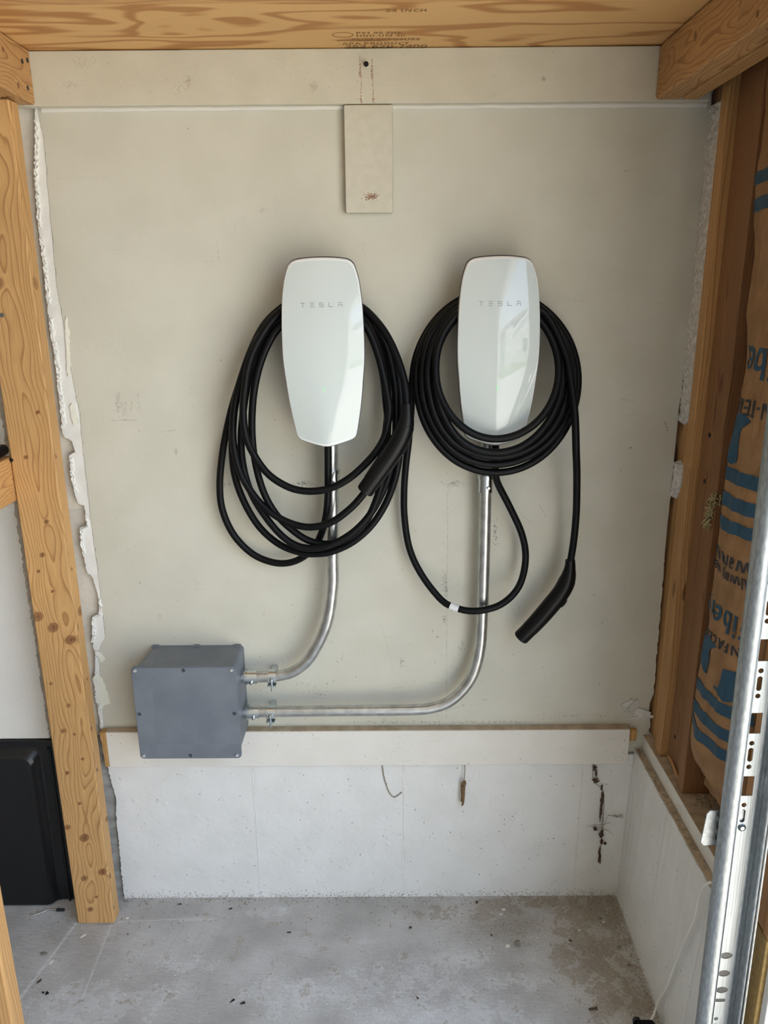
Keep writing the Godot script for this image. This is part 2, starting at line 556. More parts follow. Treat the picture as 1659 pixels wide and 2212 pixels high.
func floor_image() -> Image:
	# covers x -1.1..0.7, z 0..0.6
	var w := 1800
	var h := 600
	var im := mottle(w, h, 201, c8(170, 166, 159), c8(196, 193, 187), 0.006, 0.35, 0.13)
	scuff_and_shade(im, w, h)
	var q := func(x: float, z: float) -> Vector2: return Vector2((x + 1.1) * 1000.0, z * 1000.0)
	var pale := c8(226, 225, 221)
	# trowel-worn pale patches
	for p in [[0.06, 0.24, 0.16, 0.06], [0.16, 0.19, 0.07, 0.03], [0.28, 0.24, 0.08, 0.025], [-0.18, 0.27, 0.14, 0.05], [0.12, 0.33, 0.2, 0.05], [-0.42, 0.2, 0.05, 0.02], [-0.05, 0.14, 0.03, 0.01], [-0.28, 0.04, 0.05, 0.012]]:
		var a: Vector2 = q.call(p[0], p[1])
		smear(im, a.x, a.y, p[2] * 1000.0, p[3] * 1000.0, pale, 0.24, int(p[2] * p[3] * 900000.0), rng)
	# brown dirt plus shade painted in, along the walls and in the corner
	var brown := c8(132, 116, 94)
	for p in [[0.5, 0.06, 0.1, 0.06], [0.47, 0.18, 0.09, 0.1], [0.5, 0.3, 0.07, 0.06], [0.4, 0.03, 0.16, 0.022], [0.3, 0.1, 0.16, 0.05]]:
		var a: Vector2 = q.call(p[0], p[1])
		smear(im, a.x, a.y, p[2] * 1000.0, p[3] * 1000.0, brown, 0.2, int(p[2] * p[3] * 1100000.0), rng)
	for k in 900:
		speck(im, rng.randf_range(330, 1690), absf(rng.randfn(0.0, 9.0)), rng.randf_range(0.4, 1.8), c8(136, 126, 112) if rng.randf() < 0.6 else pale, 0.55)
	for k in 420:
		speck(im, 1100.0 + 560.0 - absf(rng.randfn(0.0, 9.0)) - k % 300 * 0.05, rng.randf_range(0, 400), rng.randf_range(0.5, 2.0), brown, 0.6)
	# chalky lines and wheel arcs
	for l in [[-0.745, 0.08, -0.80, 0.345, 9.0, 0.55], [-0.661, 0.07, -0.655, 0.285, 5.0, 0.4], [-0.75, 0.085, -0.42, 0.065, 4.0, 0.35], [-0.5, 0.075, -0.42, 0.07, 5.0, 0.5]]:
		for r in 3:
			stroke(im, q.call(l[0], l[1]), q.call(l[2], l[3]), pale, l[5] * 0.6, l[4], rng, 0.1)
	for k in 5:
		var cx := -0.47 + 0.025 * k
		for s in 26:
			var a0 := 0.35 + s * 0.05
			stroke(im, q.call(cx + 0.11 * cos(a0 + 1.6) * 0.4, 0.09 + 0.19 * (s / 26.0)), q.call(cx + 0.11 * cos(a0 + 1.65) * 0.4, 0.09 + 0.19 * ((s + 1) / 26.0)), pale if k % 2 else c8(126, 122, 116), 0.28, 2.0, rng, 0.3)
	for k in 260:
		var a := Vector2(rng.randf_range(0, w), rng.randf_range(0, h))
		stroke(im, a, a + Vector2.from_angle(rng.randf_range(-0.6, 0.6)) * rng.randf_range(6, 60), pale if rng.randf() < 0.6 else c8(120, 116, 108), rng.randf_range(0.1, 0.35), 1.2, rng, 0.3)
	for k in 1500:
		speck(im, rng.randf_range(0, w), rng.randf_range(0, h), rng.randf_range(0.3, 1.2), c8(236, 234, 228) if rng.randf() < 0.55 else c8(84, 78, 70), rng.randf_range(0.4, 0.9))
	return im

# cloudy worn patches with ragged outlines, where the slab has been scrubbed pale or stained brown with shade painted in
func scuff_and_shade(im: Image, w: int, h: int) -> void:
	var n := noise_bytes(w, h, 0.016, 205, 5)
	var n2 := noise_bytes(w, h, 0.09, 206, 4)
	var data := im.get_data()
	var pale := [[0.05, 0.25, 0.20, 0.09], [0.17, 0.19, 0.08, 0.04], [0.28, 0.25, 0.10, 0.03], [-0.20, 0.28, 0.18, 0.07], [0.14, 0.33, 0.25, 0.06], [-0.45, 0.2, 0.09, 0.03], [-0.30, 0.05, 0.10, 0.02], [-0.62, 0.3, 0.2, 0.1]]
	var brown := [[0.50, 0.05, 0.14, 0.09], [0.46, 0.18, 0.13, 0.13], [0.48, 0.30, 0.10, 0.08], [0.38, 0.02, 0.22, 0.03], [0.20, 0.05, 0.2, 0.03]]  # dirt tone, also carrying the shade of the right side
	for y in h:
		for x in w:
			var i := y * w + x
			var px := x / 1000.0 - 1.1
			var pz := y / 1000.0
			var a := 0.0
			for p in pale:
				var dx: float = (px - p[0]) / p[2]
				var dz: float = (pz - p[1]) / p[3]
				a = maxf(a, 1.0 - dx * dx - dz * dz)
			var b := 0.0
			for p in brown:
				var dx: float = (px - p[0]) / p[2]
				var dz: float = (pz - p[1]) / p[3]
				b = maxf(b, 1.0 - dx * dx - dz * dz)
			var m := n[i] / 255.0 + 0.35 * (n2[i] / 255.0 - 0.5)
			var ka := smoothstep(0.80, 0.84, m + 0.42 * a) * 0.30
			ka *= 0.55 + 0.6 * n2[i] / 255.0
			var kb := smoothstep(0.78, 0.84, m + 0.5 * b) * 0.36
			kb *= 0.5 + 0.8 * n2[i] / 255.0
			for c in 3:
				var v := float(data[i * 3 + c])
				v = lerpf(v, [230.0, 230.0, 228.0][c], ka)
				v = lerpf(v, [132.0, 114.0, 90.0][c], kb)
				data[i * 3 + c] = int(v)
	im.set_data(w, h, false, Image.FORMAT_RGB8, data)

func build_shell() -> void:
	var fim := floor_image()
	var fh := Image.create_from_data(512, 512, false, Image.FORMAT_L8, noise_bytes(512, 512, 0.12, 210, 4))
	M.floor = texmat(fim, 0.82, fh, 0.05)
	var mb := MB.new()
	mb.cbox(Vector3(-6.2, -0.2, -0.2), Vector3(0.62, 0.0, 4.2), 0.0, func(p: Vector3, _k: int) -> Vector2: return Vector2((p.x + 1.1) / 1.8, p.z / 0.6))
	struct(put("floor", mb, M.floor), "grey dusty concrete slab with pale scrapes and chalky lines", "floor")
	M.plain_wall = texmat(mottle(512, 512, 220, c8(230, 226, 217), c8(235, 231, 223), 0.01, 0.3, 0.015), 0.75)
	bare_box("ceiling", Vector3(-6.2, 2.62, -0.2), Vector3(0.8, 2.75, 4.2), M.plain_wall, "pale garage ceiling above the shelf", "ceiling")
	bare_box("wall_left", Vector3(-6.3, 0, -0.2), Vector3(-6.15, 2.62, 4.2), M.plain_wall, "pale far wall at the left end of the garage", "wall")
	bare_box("wall_front", Vector3(-6.15, 0, 4.0), Vector3(0.8, 2.62, 4.15), M.plain_wall, "pale garage wall facing the chargers", "wall")

func wall_image() -> Image:
	# covers x -0.70..0.65 (1350 mm), y 0.44..1.80 (1360 mm), one pixel to the millimetre, top row first
	var w := 1350
	var h := 1360
	var im := mottle(w, h, 231, c8(202, 199, 182), c8(208, 205, 189), 0.006, 0.3, 0.012)
	var q := func(x: float, y: float) -> Vector2: return Vector2((x + 0.70) * 1000.0, (1.80 - y) * 1000.0)
	var grey := c8(120, 112, 104)
	var black := c8(60, 56, 54)
	for m in [[0.1309, 1.0523, 0.1365, 0.4918, 0.5, 1.3, 0.45], [0.1249, 1.4318, 0.1309, 1.0523, 0.12, 1.2, 0.5], [-0.323, 1.54, -0.3211, 1.5026, 0.35, 1.4, 0.3], [-0.3509, 1.5003, -0.331, 1.5019, 0.25, 1.2, 0.5], [-0.5465, 1.2463, -0.5514, 1.2181, 0.4, 3.0, 0.5], [-0.5407, 1.2482, -0.5481, 1.2038, 0.4, 4.0, 0.5], [-0.5291, 1.2321, -0.5363, 1.1989, 0.35, 3.0, 0.5], [-0.5171, 1.2292, -0.5209, 1.2102, 0.4, 2.0, 0.5], [-0.5032, 1.246, -0.5045, 1.213, 0.5, 1.6, 0.5], [-0.5637, 1.1915, -0.5103, 1.192, 0.45, 1.4, 0.4], [-0.5425, 1.1932, -0.5105, 1.1901, 0.5, 1.4, 0.3], [-0.4659, 1.1667, -0.4322, 1.1694, 0.3, 2.0, 0.4], [-0.3946, 1.2611, -0.3936, 1.2122, 0.25, 1.2, 0.6], [-0.6199, 1.652, -0.5218, 1.6529, 0.12, 1.5, 0.3], [-0.5286, 1.5229, -0.5088, 1.5236, 0.2, 1.2, 0.3], [0.1067, 0.7719, 0.1415, 0.8284, 0.2, 1.0, 0.6], [0.3248, 1.0054, 0.339, 0.9766, 0.5, 1.1, 0.2], [0.2864, 0.9852, 0.3121, 0.9624, 0.4, 1.1, 0.4], [-0.016, 0.7362, 0.0021, 0.6742, 0.3, 1.0, 0.5], [0.0021, 0.6742, 0.0143, 0.6051, 0.2, 1.0, 0.6], [-0.0537, 0.6859, -0.048, 0.6517, 0.25, 1.0, 0.4], [-0.0998, 0.6612, -0.1023, 0.6429, 0.5, 1.4, 0.3], [-0.0075, 0.4989, -0.0097, 0.4844, 0.7, 1.4, 0.1], [0.0983, 0.587, 0.1351, 0.5833, 0.4, 1.2, 0.4], [0.0615, 0.5814, 0.0089, 0.5724, 0.35, 1.2, 0.4], [0.1202, 0.5159, 0.1573, 0.5217, 0.4, 1.2, 0.3], [0.1573, 0.5217, 0.1783, 0.5334, 0.4, 1.2, 0.3], [0.2151, 0.5427, 0.2319, 0.5449, 0.5, 2.0, 0.4], [0.1595, 0.6787, 0.1661, 0.6616, 0.5, 1.2, 0.3], [0.5328, 1.4157, 0.5647, 1.4154, 0.3, 1.6, 0.4], [0.3591, 1.424, 0.3911, 1.4211, 0.3, 2.0, 0.5], [0.4809, 1.2275, 0.5095, 1.2245, 0.3, 1.4, 0.4], [0.5062, 1.1257, 0.5118, 1.1266, 0.9, 3.0, 0.1], [0.575, 1.1794, 0.5806, 1.1601, 0.8, 2.0, 0.2], [0.4544, 1.6561, 0.4648, 1.6568, 0.5, 3.0, 0.3], [0.2424, 1.5002, 0.2962, 1.5015, 0.12, 1.2, 0.5], [0.5613, 0.6449, 0.5623, 0.6039, 0.14, 1.4, 0.5], [0.5345, 1.027, 0.5366, 0.9911, 0.14, 1.4, 0.5], [0.5786, 0.5801, 0.5772, 0.5506, 0.14, 1.4, 0.5], [0.521, 0.9743, 0.5233, 0.9159, 0.14, 1.4, 0.5], [0.4949, 0.9755, 0.4948, 0.9452, 0.14, 1.4, 0.5], [0.5498, 0.7694, 0.5561, 0.6839, 0.14, 1.4, 0.5], [0.5628, 0.674, 0.5641, 0.6332, 0.14, 1.4, 0.5], [0.5012, 0.93, 0.5018, 0.9045, 0.14, 1.4, 0.5], [0.5453, 0.9799, 0.5473, 0.9153, 0.14, 1.4, 0.5], [0.5204, 0.8563, 0.5231, 0.7783, 0.14, 1.4, 0.5], [0.5284, 0.7977, 0.5296, 0.7622, 0.14, 1.4, 0.5], [0.5312, 0.8619, 0.5351, 0.8103, 0.14, 1.4, 0.5], [0.538, 0.85, 0.5392, 0.8192, 0.14, 1.4, 0.5], [0.5303, 0.9634, 0.5352, 0.8892, 0.14, 1.4, 0.5]]:
		stroke(im, q.call(m[0], m[1]), q.call(m[2], m[3]), grey, m[4], m[5], rng, m[6])
	for m in [[-0.1738, 1.0544, 0.019799999999999998, 0.0072, 60], [-0.3344, 1.0556, 0.0108, 0.0045, 14], [0.2337, 0.9443, 0.0063, 0.0405, 70], [0.1283, 0.8285, 0.0081, 0.0342, 80], [0.1275, 0.743, 0.0045, 0.009, 26], [0.1127, 0.7006, 0.0027, 0.0027, 8], [0.1425, 1.0552, 0.0216, 0.0072, 40], [-0.1655, 0.5595, 0.036, 0.0108, 26], [-0.1857, 0.5832, 0.054, 0.027, 24], [0.0332, 0.6396, 0.0072, 0.018, 24], [0.1022, 0.713, 0.0045, 0.0045, 8], [0.1699, 0.6787, 0.0054, 0.0162, 14], [-0.1229, 0.9573, 0.0108, 0.0045, 20], [0.0138, 0.4867, 0.135, 0.0036, 90], [0.2274, 0.4852, 0.126, 0.0054, 90], [0.4397, 0.5017, 0.108, 0.009, 60], [-0.4561, 0.6258, 0.027, 0.036, 20], [0.5544, 0.5308, 0.0225, 0.027, 70], [-0.2996, 0.6189, 0.054, 0.054, 20]]:
		for k in int(m[4]):
			var p: Vector2 = q.call(m[0] + rng.randfn(0.0, 0.45) * m[2], m[1] + rng.randfn(0.0, 0.45) * m[3])
			speck(im, p.x, p.y, rng.randf_range(0.25, 0.9), black, rng.randf_range(0.3, 0.85))
	for m in [[0.2453, 1.0364, 0.0081, 0.0081, 0.12, 60], [-0.54, 1.218, 0.0126, 0.0234, 0.12, 140], [0.1475, 1.0501, 0.027, 0.0072, 0.12, 90], [0.2199, 0.7401, 0.036, 0.009, 0.06, 90], [0.5618, 0.5188, 0.0126, 0.0126, 0.3, 120], [-0.4358, 1.1257, 0.0045, 0.0072, 0.25, 40], [-0.5026, 0.7508, 0.0072, 0.0108, 0.12, 40], [-0.4147, 0.8302, 0.0126, 0.019799999999999998, 0.07, 120], [0.1499, 0.6388, 0.0108, 0.036, 0.05, 80], [0.4349, 0.5788, 0.054, 0.054, 0.03, 200], [-0.2337, 1.5919, 0.0108, 0.0054, 0.15, 40], [-0.2022, 1.6041, 0.0108, 0.018, 0.06, 60]]:
		var p: Vector2 = q.call(m[0], m[1])
		smear(im, p.x, p.y, m[2] * 1000.0, m[3] * 1000.0, grey, m[4], int(m[5]), rng)
	for k in 240:
		var p: Vector2 = q.call(rng.randf_range(-0.6, 0.6), 0.46 + absf(rng.randfn(0.0, 0.42)))
		speck(im, p.x, p.y, rng.randf_range(0.3, 1.3), black if rng.randf() < 0.6 else c8(168, 156, 140), rng.randf_range(0.2, 0.7))
	for k in 90:
		var a := Vector2(rng.randf_range(60, 1300), rng.randf_range(200, 1340))
		stroke(im, a, a + Vector2.from_angle(rng.randf_range(0, TAU)) * rng.randf_range(5, 40), grey, rng.randf_range(0.05, 0.2), 1.0, rng, 0.35)
	return im

func concrete_images() -> Array:
	# covers x -0.70..0.62 (1320 mm), y 0..0.42
	var w := 1320
	var h := 420
	var im := mottle(w, h, 251, c8(226, 224, 217), c8(233, 231, 225), 0.008, 0.35, 0.02)
	var hn := noise_bytes(w, h, 0.03, 255, 4)
	for i in hn.size(): hn[i] = int(128.0 + 0.4 * (hn[i] - 128.0))
	var him := Image.create_from_data(w, h, false, Image.FORMAT_L8, hn)
	him.convert(Image.FORMAT_RGB8)
	var up := Color(1, 1, 1)
	var down := Color(0, 0, 0)
	for sx in [-0.3184, 0.036, 0.456]:
		var x: float = (sx + 0.70) * 1000.0
		stroke(him, Vector2(x, 0), Vector2(x, h), up, 0.9, 4.0, rng, 0.05)
		stroke(im, Vector2(x + 2, 0), Vector2(x + 2, h), c8(168, 164, 156), 0.5, 1.6, rng, 0.45)
	for k in 260:
		var p := Vector2(rng.randf_range(60, w), rng.randf_range(0, h))
		var r := rng.randf_range(2.5, 7.0) if k % 5 == 0 else rng.randf_range(0.8, 2.6)
		speck(him, p.x, p.y, r, down if k % 3 else up, 0.8)
		if k % 5 == 1: speck(im, p.x, p.y, r * 0.6, c8(128, 120, 110), 0.6)
	for k in 900:
		speck(im, rng.randf_range(50, w), h - absf(rng.randfn(0.0, 9.0)), rng.randf_range(0.4, 1.6), c8(118, 108, 94), 0.55)
	for k in 170:
		var a := Vector2(rng.randf_range(60, w), rng.randf_range(0, h))
		speck(im, a.x, a.y, rng.randf_range(0.4, 1.6), c8(96, 86, 74), rng.randf_range(0.3, 0.8))
	for k in 40:
		var a := Vector2(rng.randf_range(60, w), rng.randf_range(0, h))
		stroke(im, a, a + Vector2.from_angle(rng.randf_range(0, TAU)) * rng.randf_range(8, 40), c8(170, 164, 154), 0.3, 1.4, rng, 0.35)
	return [im, him]

func build_back_wall() -> void:
	var backing := bare_box("wall_back", Vector3(-6.15, 0.0, -0.16), Vector3(0.606, 2.62, -0.013), M.backing, "cream drywall back wall behind the chargers", "wall")
	var wim := wall_image()
	var wh := Image.create_from_data(1024, 1024, false, Image.FORMAT_L8, noise_bytes(1024, 1024, 0.13, 240, 3))
	M.wall = texmat(wim, 0.62, wh, 0.018)
	var r := RandomNumberGenerator.new()
	r.seed = 7
	# painted drywall sheet with its ragged ends
	var left := ragged([Vector2(-0.6390, 2.6000), Vector2(-0.6390, 1.8000), Vector2(-0.6330, 1.7200), Vector2(-0.6390, 1.5575), Vector2(-0.6417, 1.4723), Vector2(-0.6380, 1.3844), Vector2(-0.6348, 1.3119), Vector2(-0.6304, 1.2469), Vector2(-0.6264, 1.2091), Vector2(-0.6274, 1.1515), Vector2(-0.6289, 1.0627), Vector2(-0.6289, 0.9505), Vector2(-0.6268, 0.8338), Vector2(-0.6280, 0.7013), Vector2(-0.6400, 0.6843), Vector2(-0.6480, 0.6600), Vector2(-0.6500, 0.6000), Vector2(-0.6520, 0.5400), Vector2(-0.6560, 0.4800), Vector2(-0.6600, 0.4050)], 0.006, 0.0012, r)
	var right := ragged([Vector2(0.6030, 2.6000), Vector2(0.6040, 1.7700), Vector2(0.6080, 1.5900), Vector2(0.6050, 1.3750), Vector2(0.6005, 1.1900), Vector2(0.6000, 0.9400), Vector2(0.6040, 0.7500), Vector2(0.6070, 0.5540), Vector2(0.6000, 0.5300), Vector2(0.6020, 0.5050), Vector2(0.6060, 0.4825), Vector2(0.6040, 0.4050)], 0.007, 0.0014, r)
	var pts := PackedVector2Array([Vector2(-0.639, 2.60), Vector2(0.603, 2.60)])
	pts.append_array(right)
	for k in range(left.size() - 1, -1, -1): pts.append(left[k])
	var mb := MB.new()
	mb.slab(pts, -0.0129, 0.0, Transform3D(), Vector2(1 / 1.35, -1 / 1.36), Vector2(0.70, -1.80))
	put("painted_sheet", mb, M.wall, backing)
	# unpainted strip of joint compound left of the painted edge
	var outer := ragged([Vector2(-0.6420, 2.6000), Vector2(-0.6420, 1.8000), Vector2(-0.6500, 1.7200), Vector2(-0.6600, 1.6600), Vector2(-0.6650, 1.5740), Vector2(-0.6650, 1.5070), Vector2(-0.6670, 1.3850), Vector2(-0.6650, 1.2940), Vector2(-0.6680, 1.1710), Vector2(-0.6640, 1.1550), Vector2(-0.6500, 1.1480), Vector2(-0.6460, 1.1250), Vector2(-0.6600, 1.1180), Vector2(-0.6610, 1.0700), Vector2(-0.6570, 1.0300), Vector2(-0.6540, 1.0150), Vector2(-0.6400, 1.0100), Vector2(-0.6400, 0.9650), Vector2(-0.6560, 0.9600), Vector2(-0.6570, 0.9200), Vector2(-0.6520, 0.8600), Vector2(-0.6400, 0.8450), Vector2(-0.6340, 0.8000), Vector2(-0.6360, 0.7600), Vector2(-0.6520, 0.7550), Vector2(-0.6600, 0.7000), Vector2(-0.6560, 0.6600), Vector2(-0.6620, 0.6200), Vector2(-0.6680, 0.5600), Vector2(-0.6640, 0.5000), Vector2(-0.6660, 0.4050)], 0.004, 0.0016, r)
	var inner := ragged([Vector2(-0.6390, 2.6000), Vector2(-0.6390, 1.8000), Vector2(-0.6330, 1.7200), Vector2(-0.6390, 1.5575), Vector2(-0.6417, 1.4723), Vector2(-0.6380, 1.3844), Vector2(-0.6348, 1.3119), Vector2(-0.6304, 1.2469), Vector2(-0.6264, 1.2091), Vector2(-0.6274, 1.1515), Vector2(-0.6289, 1.0627), Vector2(-0.6289, 0.9505), Vector2(-0.6268, 0.8338), Vector2(-0.6280, 0.7013), Vector2(-0.6400, 0.6843), Vector2(-0.6480, 0.6600), Vector2(-0.6500, 0.6000), Vector2(-0.6520, 0.5400), Vector2(-0.6560, 0.4800), Vector2(-0.6600, 0.4050)], 0.006, 0.0004, r)
	var strip := PackedVector2Array()
	for p in inner: strip.append(p + Vector2(-0.0006, 0))
	for k in range(outer.size() - 1, -1, -1): strip.append(outer[k])
	mb = MB.new()
	mb.slab(strip, -0.0129, -0.0016, Transform3D(), Vector2(6.0, 0.7))
	put("joint_compound", mb, M.compound, backing)
	# crumbled gypsum along the outer border of the strip
	for seg in [[1.755, 1.56, 0.012], [1.55, 1.42, 0.013], [1.40, 1.17, 0.014], [1.115, 1.035, 0.012], [0.985, 0.9, 0.010], [0.80, 0.69, 0.012], [0.66, 0.64, 0.01], [0.62, 0.52, 0.014], [0.5, 0.4, 0.01]]:
		put("torn_gypsum", rough_strip(outer, seg[0], seg[1], seg[2], r), M.compound, backing)
	# peeled paper tags
	for p in [[-0.638, 1.205, 0.012, 0.045, 4.0], [-0.634, 1.34, 0.008, 0.12, -4.0], [-0.651, 0.575, 0.026, 0.085, 8.0], [-0.645, 0.66, 0.012, 0.03, 30.0]]:
		var tg := MB.new()
		var poly := ragged([Vector2(-p[2] / 2, -p[3] / 2), Vector2(p[2] / 2, -p[3] * 0.42), Vector2(p[2] * 0.4, p[3] * 0.3), Vector2(0, p[3] / 2), Vector2(-p[2] / 2, p[3] * 0.36), Vector2(-p[2] / 2, -p[3] / 2)], 0.006, 0.0015, r)
		poly.remove_at(poly.size() - 1)
		tg.slab(poly, 0.0002, 0.0016, Transform3D(Basis(Vector3.BACK, deg_to_rad(p[4])), Vector3(p[0], p[1], 0)), Vector2(6, 1))
		put("peeled_paper", tg, M.tape, backing)
	# drywall left of the post, with the rough cut end
	var lp := ragged([Vector2(-0.790, 2.6), Vector2(-0.787, 1.6), Vector2(-0.789, 1.0), Vector2(-0.786, 0.45)], 0.006, 0.0025, r)
	lp.append_array([Vector2(-6.1, 0.45), Vector2(-6.1, 2.6)])
	mb = MB.new()
	mb.slab(lp, -0.0129, 0.0, Transform3D(), Vector2(1, 1))
	put("drywall_sheet", mb, M.plain_wall, backing)
	# poured concrete foot of the wall
	var ci := concrete_images()
	M.concrete = texmat(ci[0], 0.75, ci[1], 0.14)
	var low := ragged([Vector2(-0.6580, 0.4000), Vector2(-0.6536, 0.3326), Vector2(-0.6466, 0.2943), Vector2(-0.6525, 0.2166), Vector2(-0.6540, 0.1370), Vector2(-0.6551, 0.0829), Vector2(-0.6559, 0.0000)], 0.006, 0.002, r)
	var cp := PackedVector2Array([Vector2(0.60, 0.40), Vector2(0.60, 0.0)])
	for k in range(low.size() - 1, -1, -1): cp.append(low[k])
	mb = MB.new()
	mb.slab(cp, -0.0128, 0.003, Transform3D(), Vector2(1 / 1.32, -1 / 0.42), Vector2(0.70, -0.42))
	struct(put("wall_lower", mb, M.concrete), "white-painted concrete foot of the back wall with form lines", "wall")
	bare_box("wall_lower_bare", Vector3(-6.1, 0.0, -0.0128), Vector3(-0.640, 0.449, -0.004), M.raw_concrete, "bare grey concrete beside the foot of the wooden post", "wall", 2.0)
	# boards on the wall
	M.board_paint = texmat(board_image(), 0.6, wh, 0.02)
	var buv := func(x0: float, y0: float) -> Callable: return func(p: Vector3, k: int) -> Vector2: return Vector2((p.x - x0) / 1.25, (p.y - y0) / 0.2) if k != 0 else Vector2(p.z, (p.y - y0) / 0.2)
	mb = MB.new()
	mb.cbox(Vector3(-0.67, 1.7705, 0.0), Vector3(0.595, 1.861, 0.019), 0.002, func(p: Vector3, k: int) -> Vector2: return Vector2((p.x + 0.67) / 1.265, (1.861 - p.y) / 0.0905) if k != 0 else Vector2(0.1, 0.1))
	M.ledger = texmat(ledger_image(), 0.6, wh, 0.02)
	var led := put("trim_1", mb, M.ledger)
	struct(led, "long cream-painted board under the plywood shelf", "trim")
	mb = MB.new()
	mb.cbox(Vector3(-0.0724, 1.5845, 0.0), Vector3(0.017, 1.7695, 0.019), 0.002, func(p: Vector3, k: int) -> Vector2: return Vector2((p.x + 0.0724) / 0.0894, (1.7695 - p.y) / 0.185))
	M.small_board = texmat(small_board_image(), 0.6, wh, 0.02)
	struct(put("trim_2", mb, M.small_board), "short upright cream-painted board with a chipped screw hole", "trim")
	# caulk bead in the corner under the long board
	mb = MB.new()
	var bead := []
	for k in 60: bead.append(Vector3(-0.63 + 1.225 * k / 59.0, 1.7685 + r.randf_range(-0.0006, 0.0006), 0.001))
	mb.tube(bead, fill(60, 0.0046), 10)
	put("caulk_bead", mb, M.board_paint, led)
	# ledge board: painted face, dusty bare top
	var ledge := thing("trim_3", "painted ledge board with a dusty bare top, behind the grey box", "trim")
	ledge.set_meta("kind", "structure")
	mb = MB.new()
	mb.cbox(Vector3(-0.6455, 0.386, 0.003), Vector3(0.5545, 0.4765, 0.021), 0.0012, func(p: Vector3, k: int) -> Vector2: return Vector2((p.x + 0.65) / 1.25, (0.478 - p.y) / 0.092))
	put("painted_face", mb, M.board_paint, ledge)
	mb = MB.new()
	mb.cbox(Vector3(-0.6455, 0.4765, 0.0005), Vector3(0.5545, 0.4785, 0.0205), 0.0006, func(p: Vector3, k: int) -> Vector2: return Vector2(p.x * 1.5, p.z * 6.0))
	put("dusty_top", mb, M.dust_wood, ledge)
	mb = MB.new()
	mb.slab(ragged([Vector2(-0.659, 0.476), Vector2(-0.6455, 0.476), Vector2(-0.6455, 0.386), Vector2(-0.655, 0.386), Vector2(-0.659, 0.474)], 0.01, 0.001, r), 0.002, 0.0195, Transform3D(), Vector2(20, 8))
	put("broken_end", mb, M.endgrain, ledge)
	mb = MB.new()
	mb.cbox(Vector3(0.5565, 0.443, 0.0035), Vector3(0.572, 0.472, 0.016), 0.002, func(p: Vector3, k: int) -> Vector2: return Vector2(p.x * 20.0, p.y * 8.0))
	put("wood_block", mb, M.endgrain, ledge)
	# black screw in the long board
	var scr := thing("drywall_screw", "black screw standing proud of the long painted board", "screw", Vector3(-0.03, 1.8324, 0.019))
	mb = MB.new()
	mb.cyl(Vector3(0, 0, -0.004), Vector3(0, 0, 0.010), 0.0018, 8)
	put("shank", mb, M.black_screw, scr)
	mb = MB.new()
	mb.tube([Vector3(0, 0, 0.006), Vector3(0, 0, 0.0100), Vector3(0, 0, 0.0112), Vector3(0, 0, 0.0115)], [0.0018, 0.0044, 0.0044, 0.003], 16)
	put("head", mb, M.black_screw, scr)
	# damaged patch low on the right
	var dmg := MB.new()
	for p in [[0.556, 0.530, 0.02, 0.012, 0.0], [0.568, 0.523, 0.022, 0.02, 20.0], [0.574, 0.508, 0.03, 0.012, -10.0], [0.585, 0.497, 0.03, 0.008, 5.0]]:
		var poly := ragged([Vector2(-p[2], 0), Vector2(-p[2] * 0.3, -p[3]), Vector2(p[2] * 0.8, -p[3] * 0.6), Vector2(p[2], p[3] * 0.3), Vector2(0, p[3]), Vector2(-p[2], 0)], 0.006, 0.0015, r)
		poly.remove_at(poly.size() - 1)
		dmg.slab(poly, 0.0, 0.0016, Transform3D(Basis(Vector3(0.25, 1, 0.2).normalized(), deg_to_rad(p[4])), Vector3(p[0], p[1], 0.0005)), Vector2(8, 8))
	put("broken_paper", dmg, M.gypsum, backing)

func rough_strip(edge: PackedVector2Array, y1: float, y0: float, wide: float, r: RandomNumberGenerator) -> MB:
	var mb := MB.new()
	var ny := int((y1 - y0) / 0.004) + 2
	var nx := 5
	var grid := []
	for j in ny:
		var y := lerpf(y1, y0, float(j) / (ny - 1))
		var x := -0.66
		for k in edge.size() - 1:
			if (edge[k].y - y) * (edge[k + 1].y - y) <= 0.0:
				x = edge[k].x
				break
		var row := []
		var ww := wide * r.randf_range(0.75, 1.15)
		for i in nx:
			var t := float(i) / (nx - 1)
			var z := 0.0012 + r.randf_range(-0.0016, 0.0018)
			if i == 0 or i == nx - 1 or j == 0 or j == ny - 1: z = -0.006
			row.append(Vector3(x - 0.002 + ww * t, y + r.randf_range(-0.001, 0.001), z))
		grid.append(row)
	for j in ny - 1:
		for i in nx - 1:
			mb.quad(grid[j][i], grid[j][i + 1], grid[j + 1][i + 1], grid[j + 1][i], Vector3.BACK, Vector2(i * 0.1, j * 0.02), Vector2(i * 0.1 + 0.1, j * 0.02), Vector2(i * 0.1 + 0.1, j * 0.02 + 0.02), Vector2(i * 0.1, j * 0.02 + 0.02))
	return mb

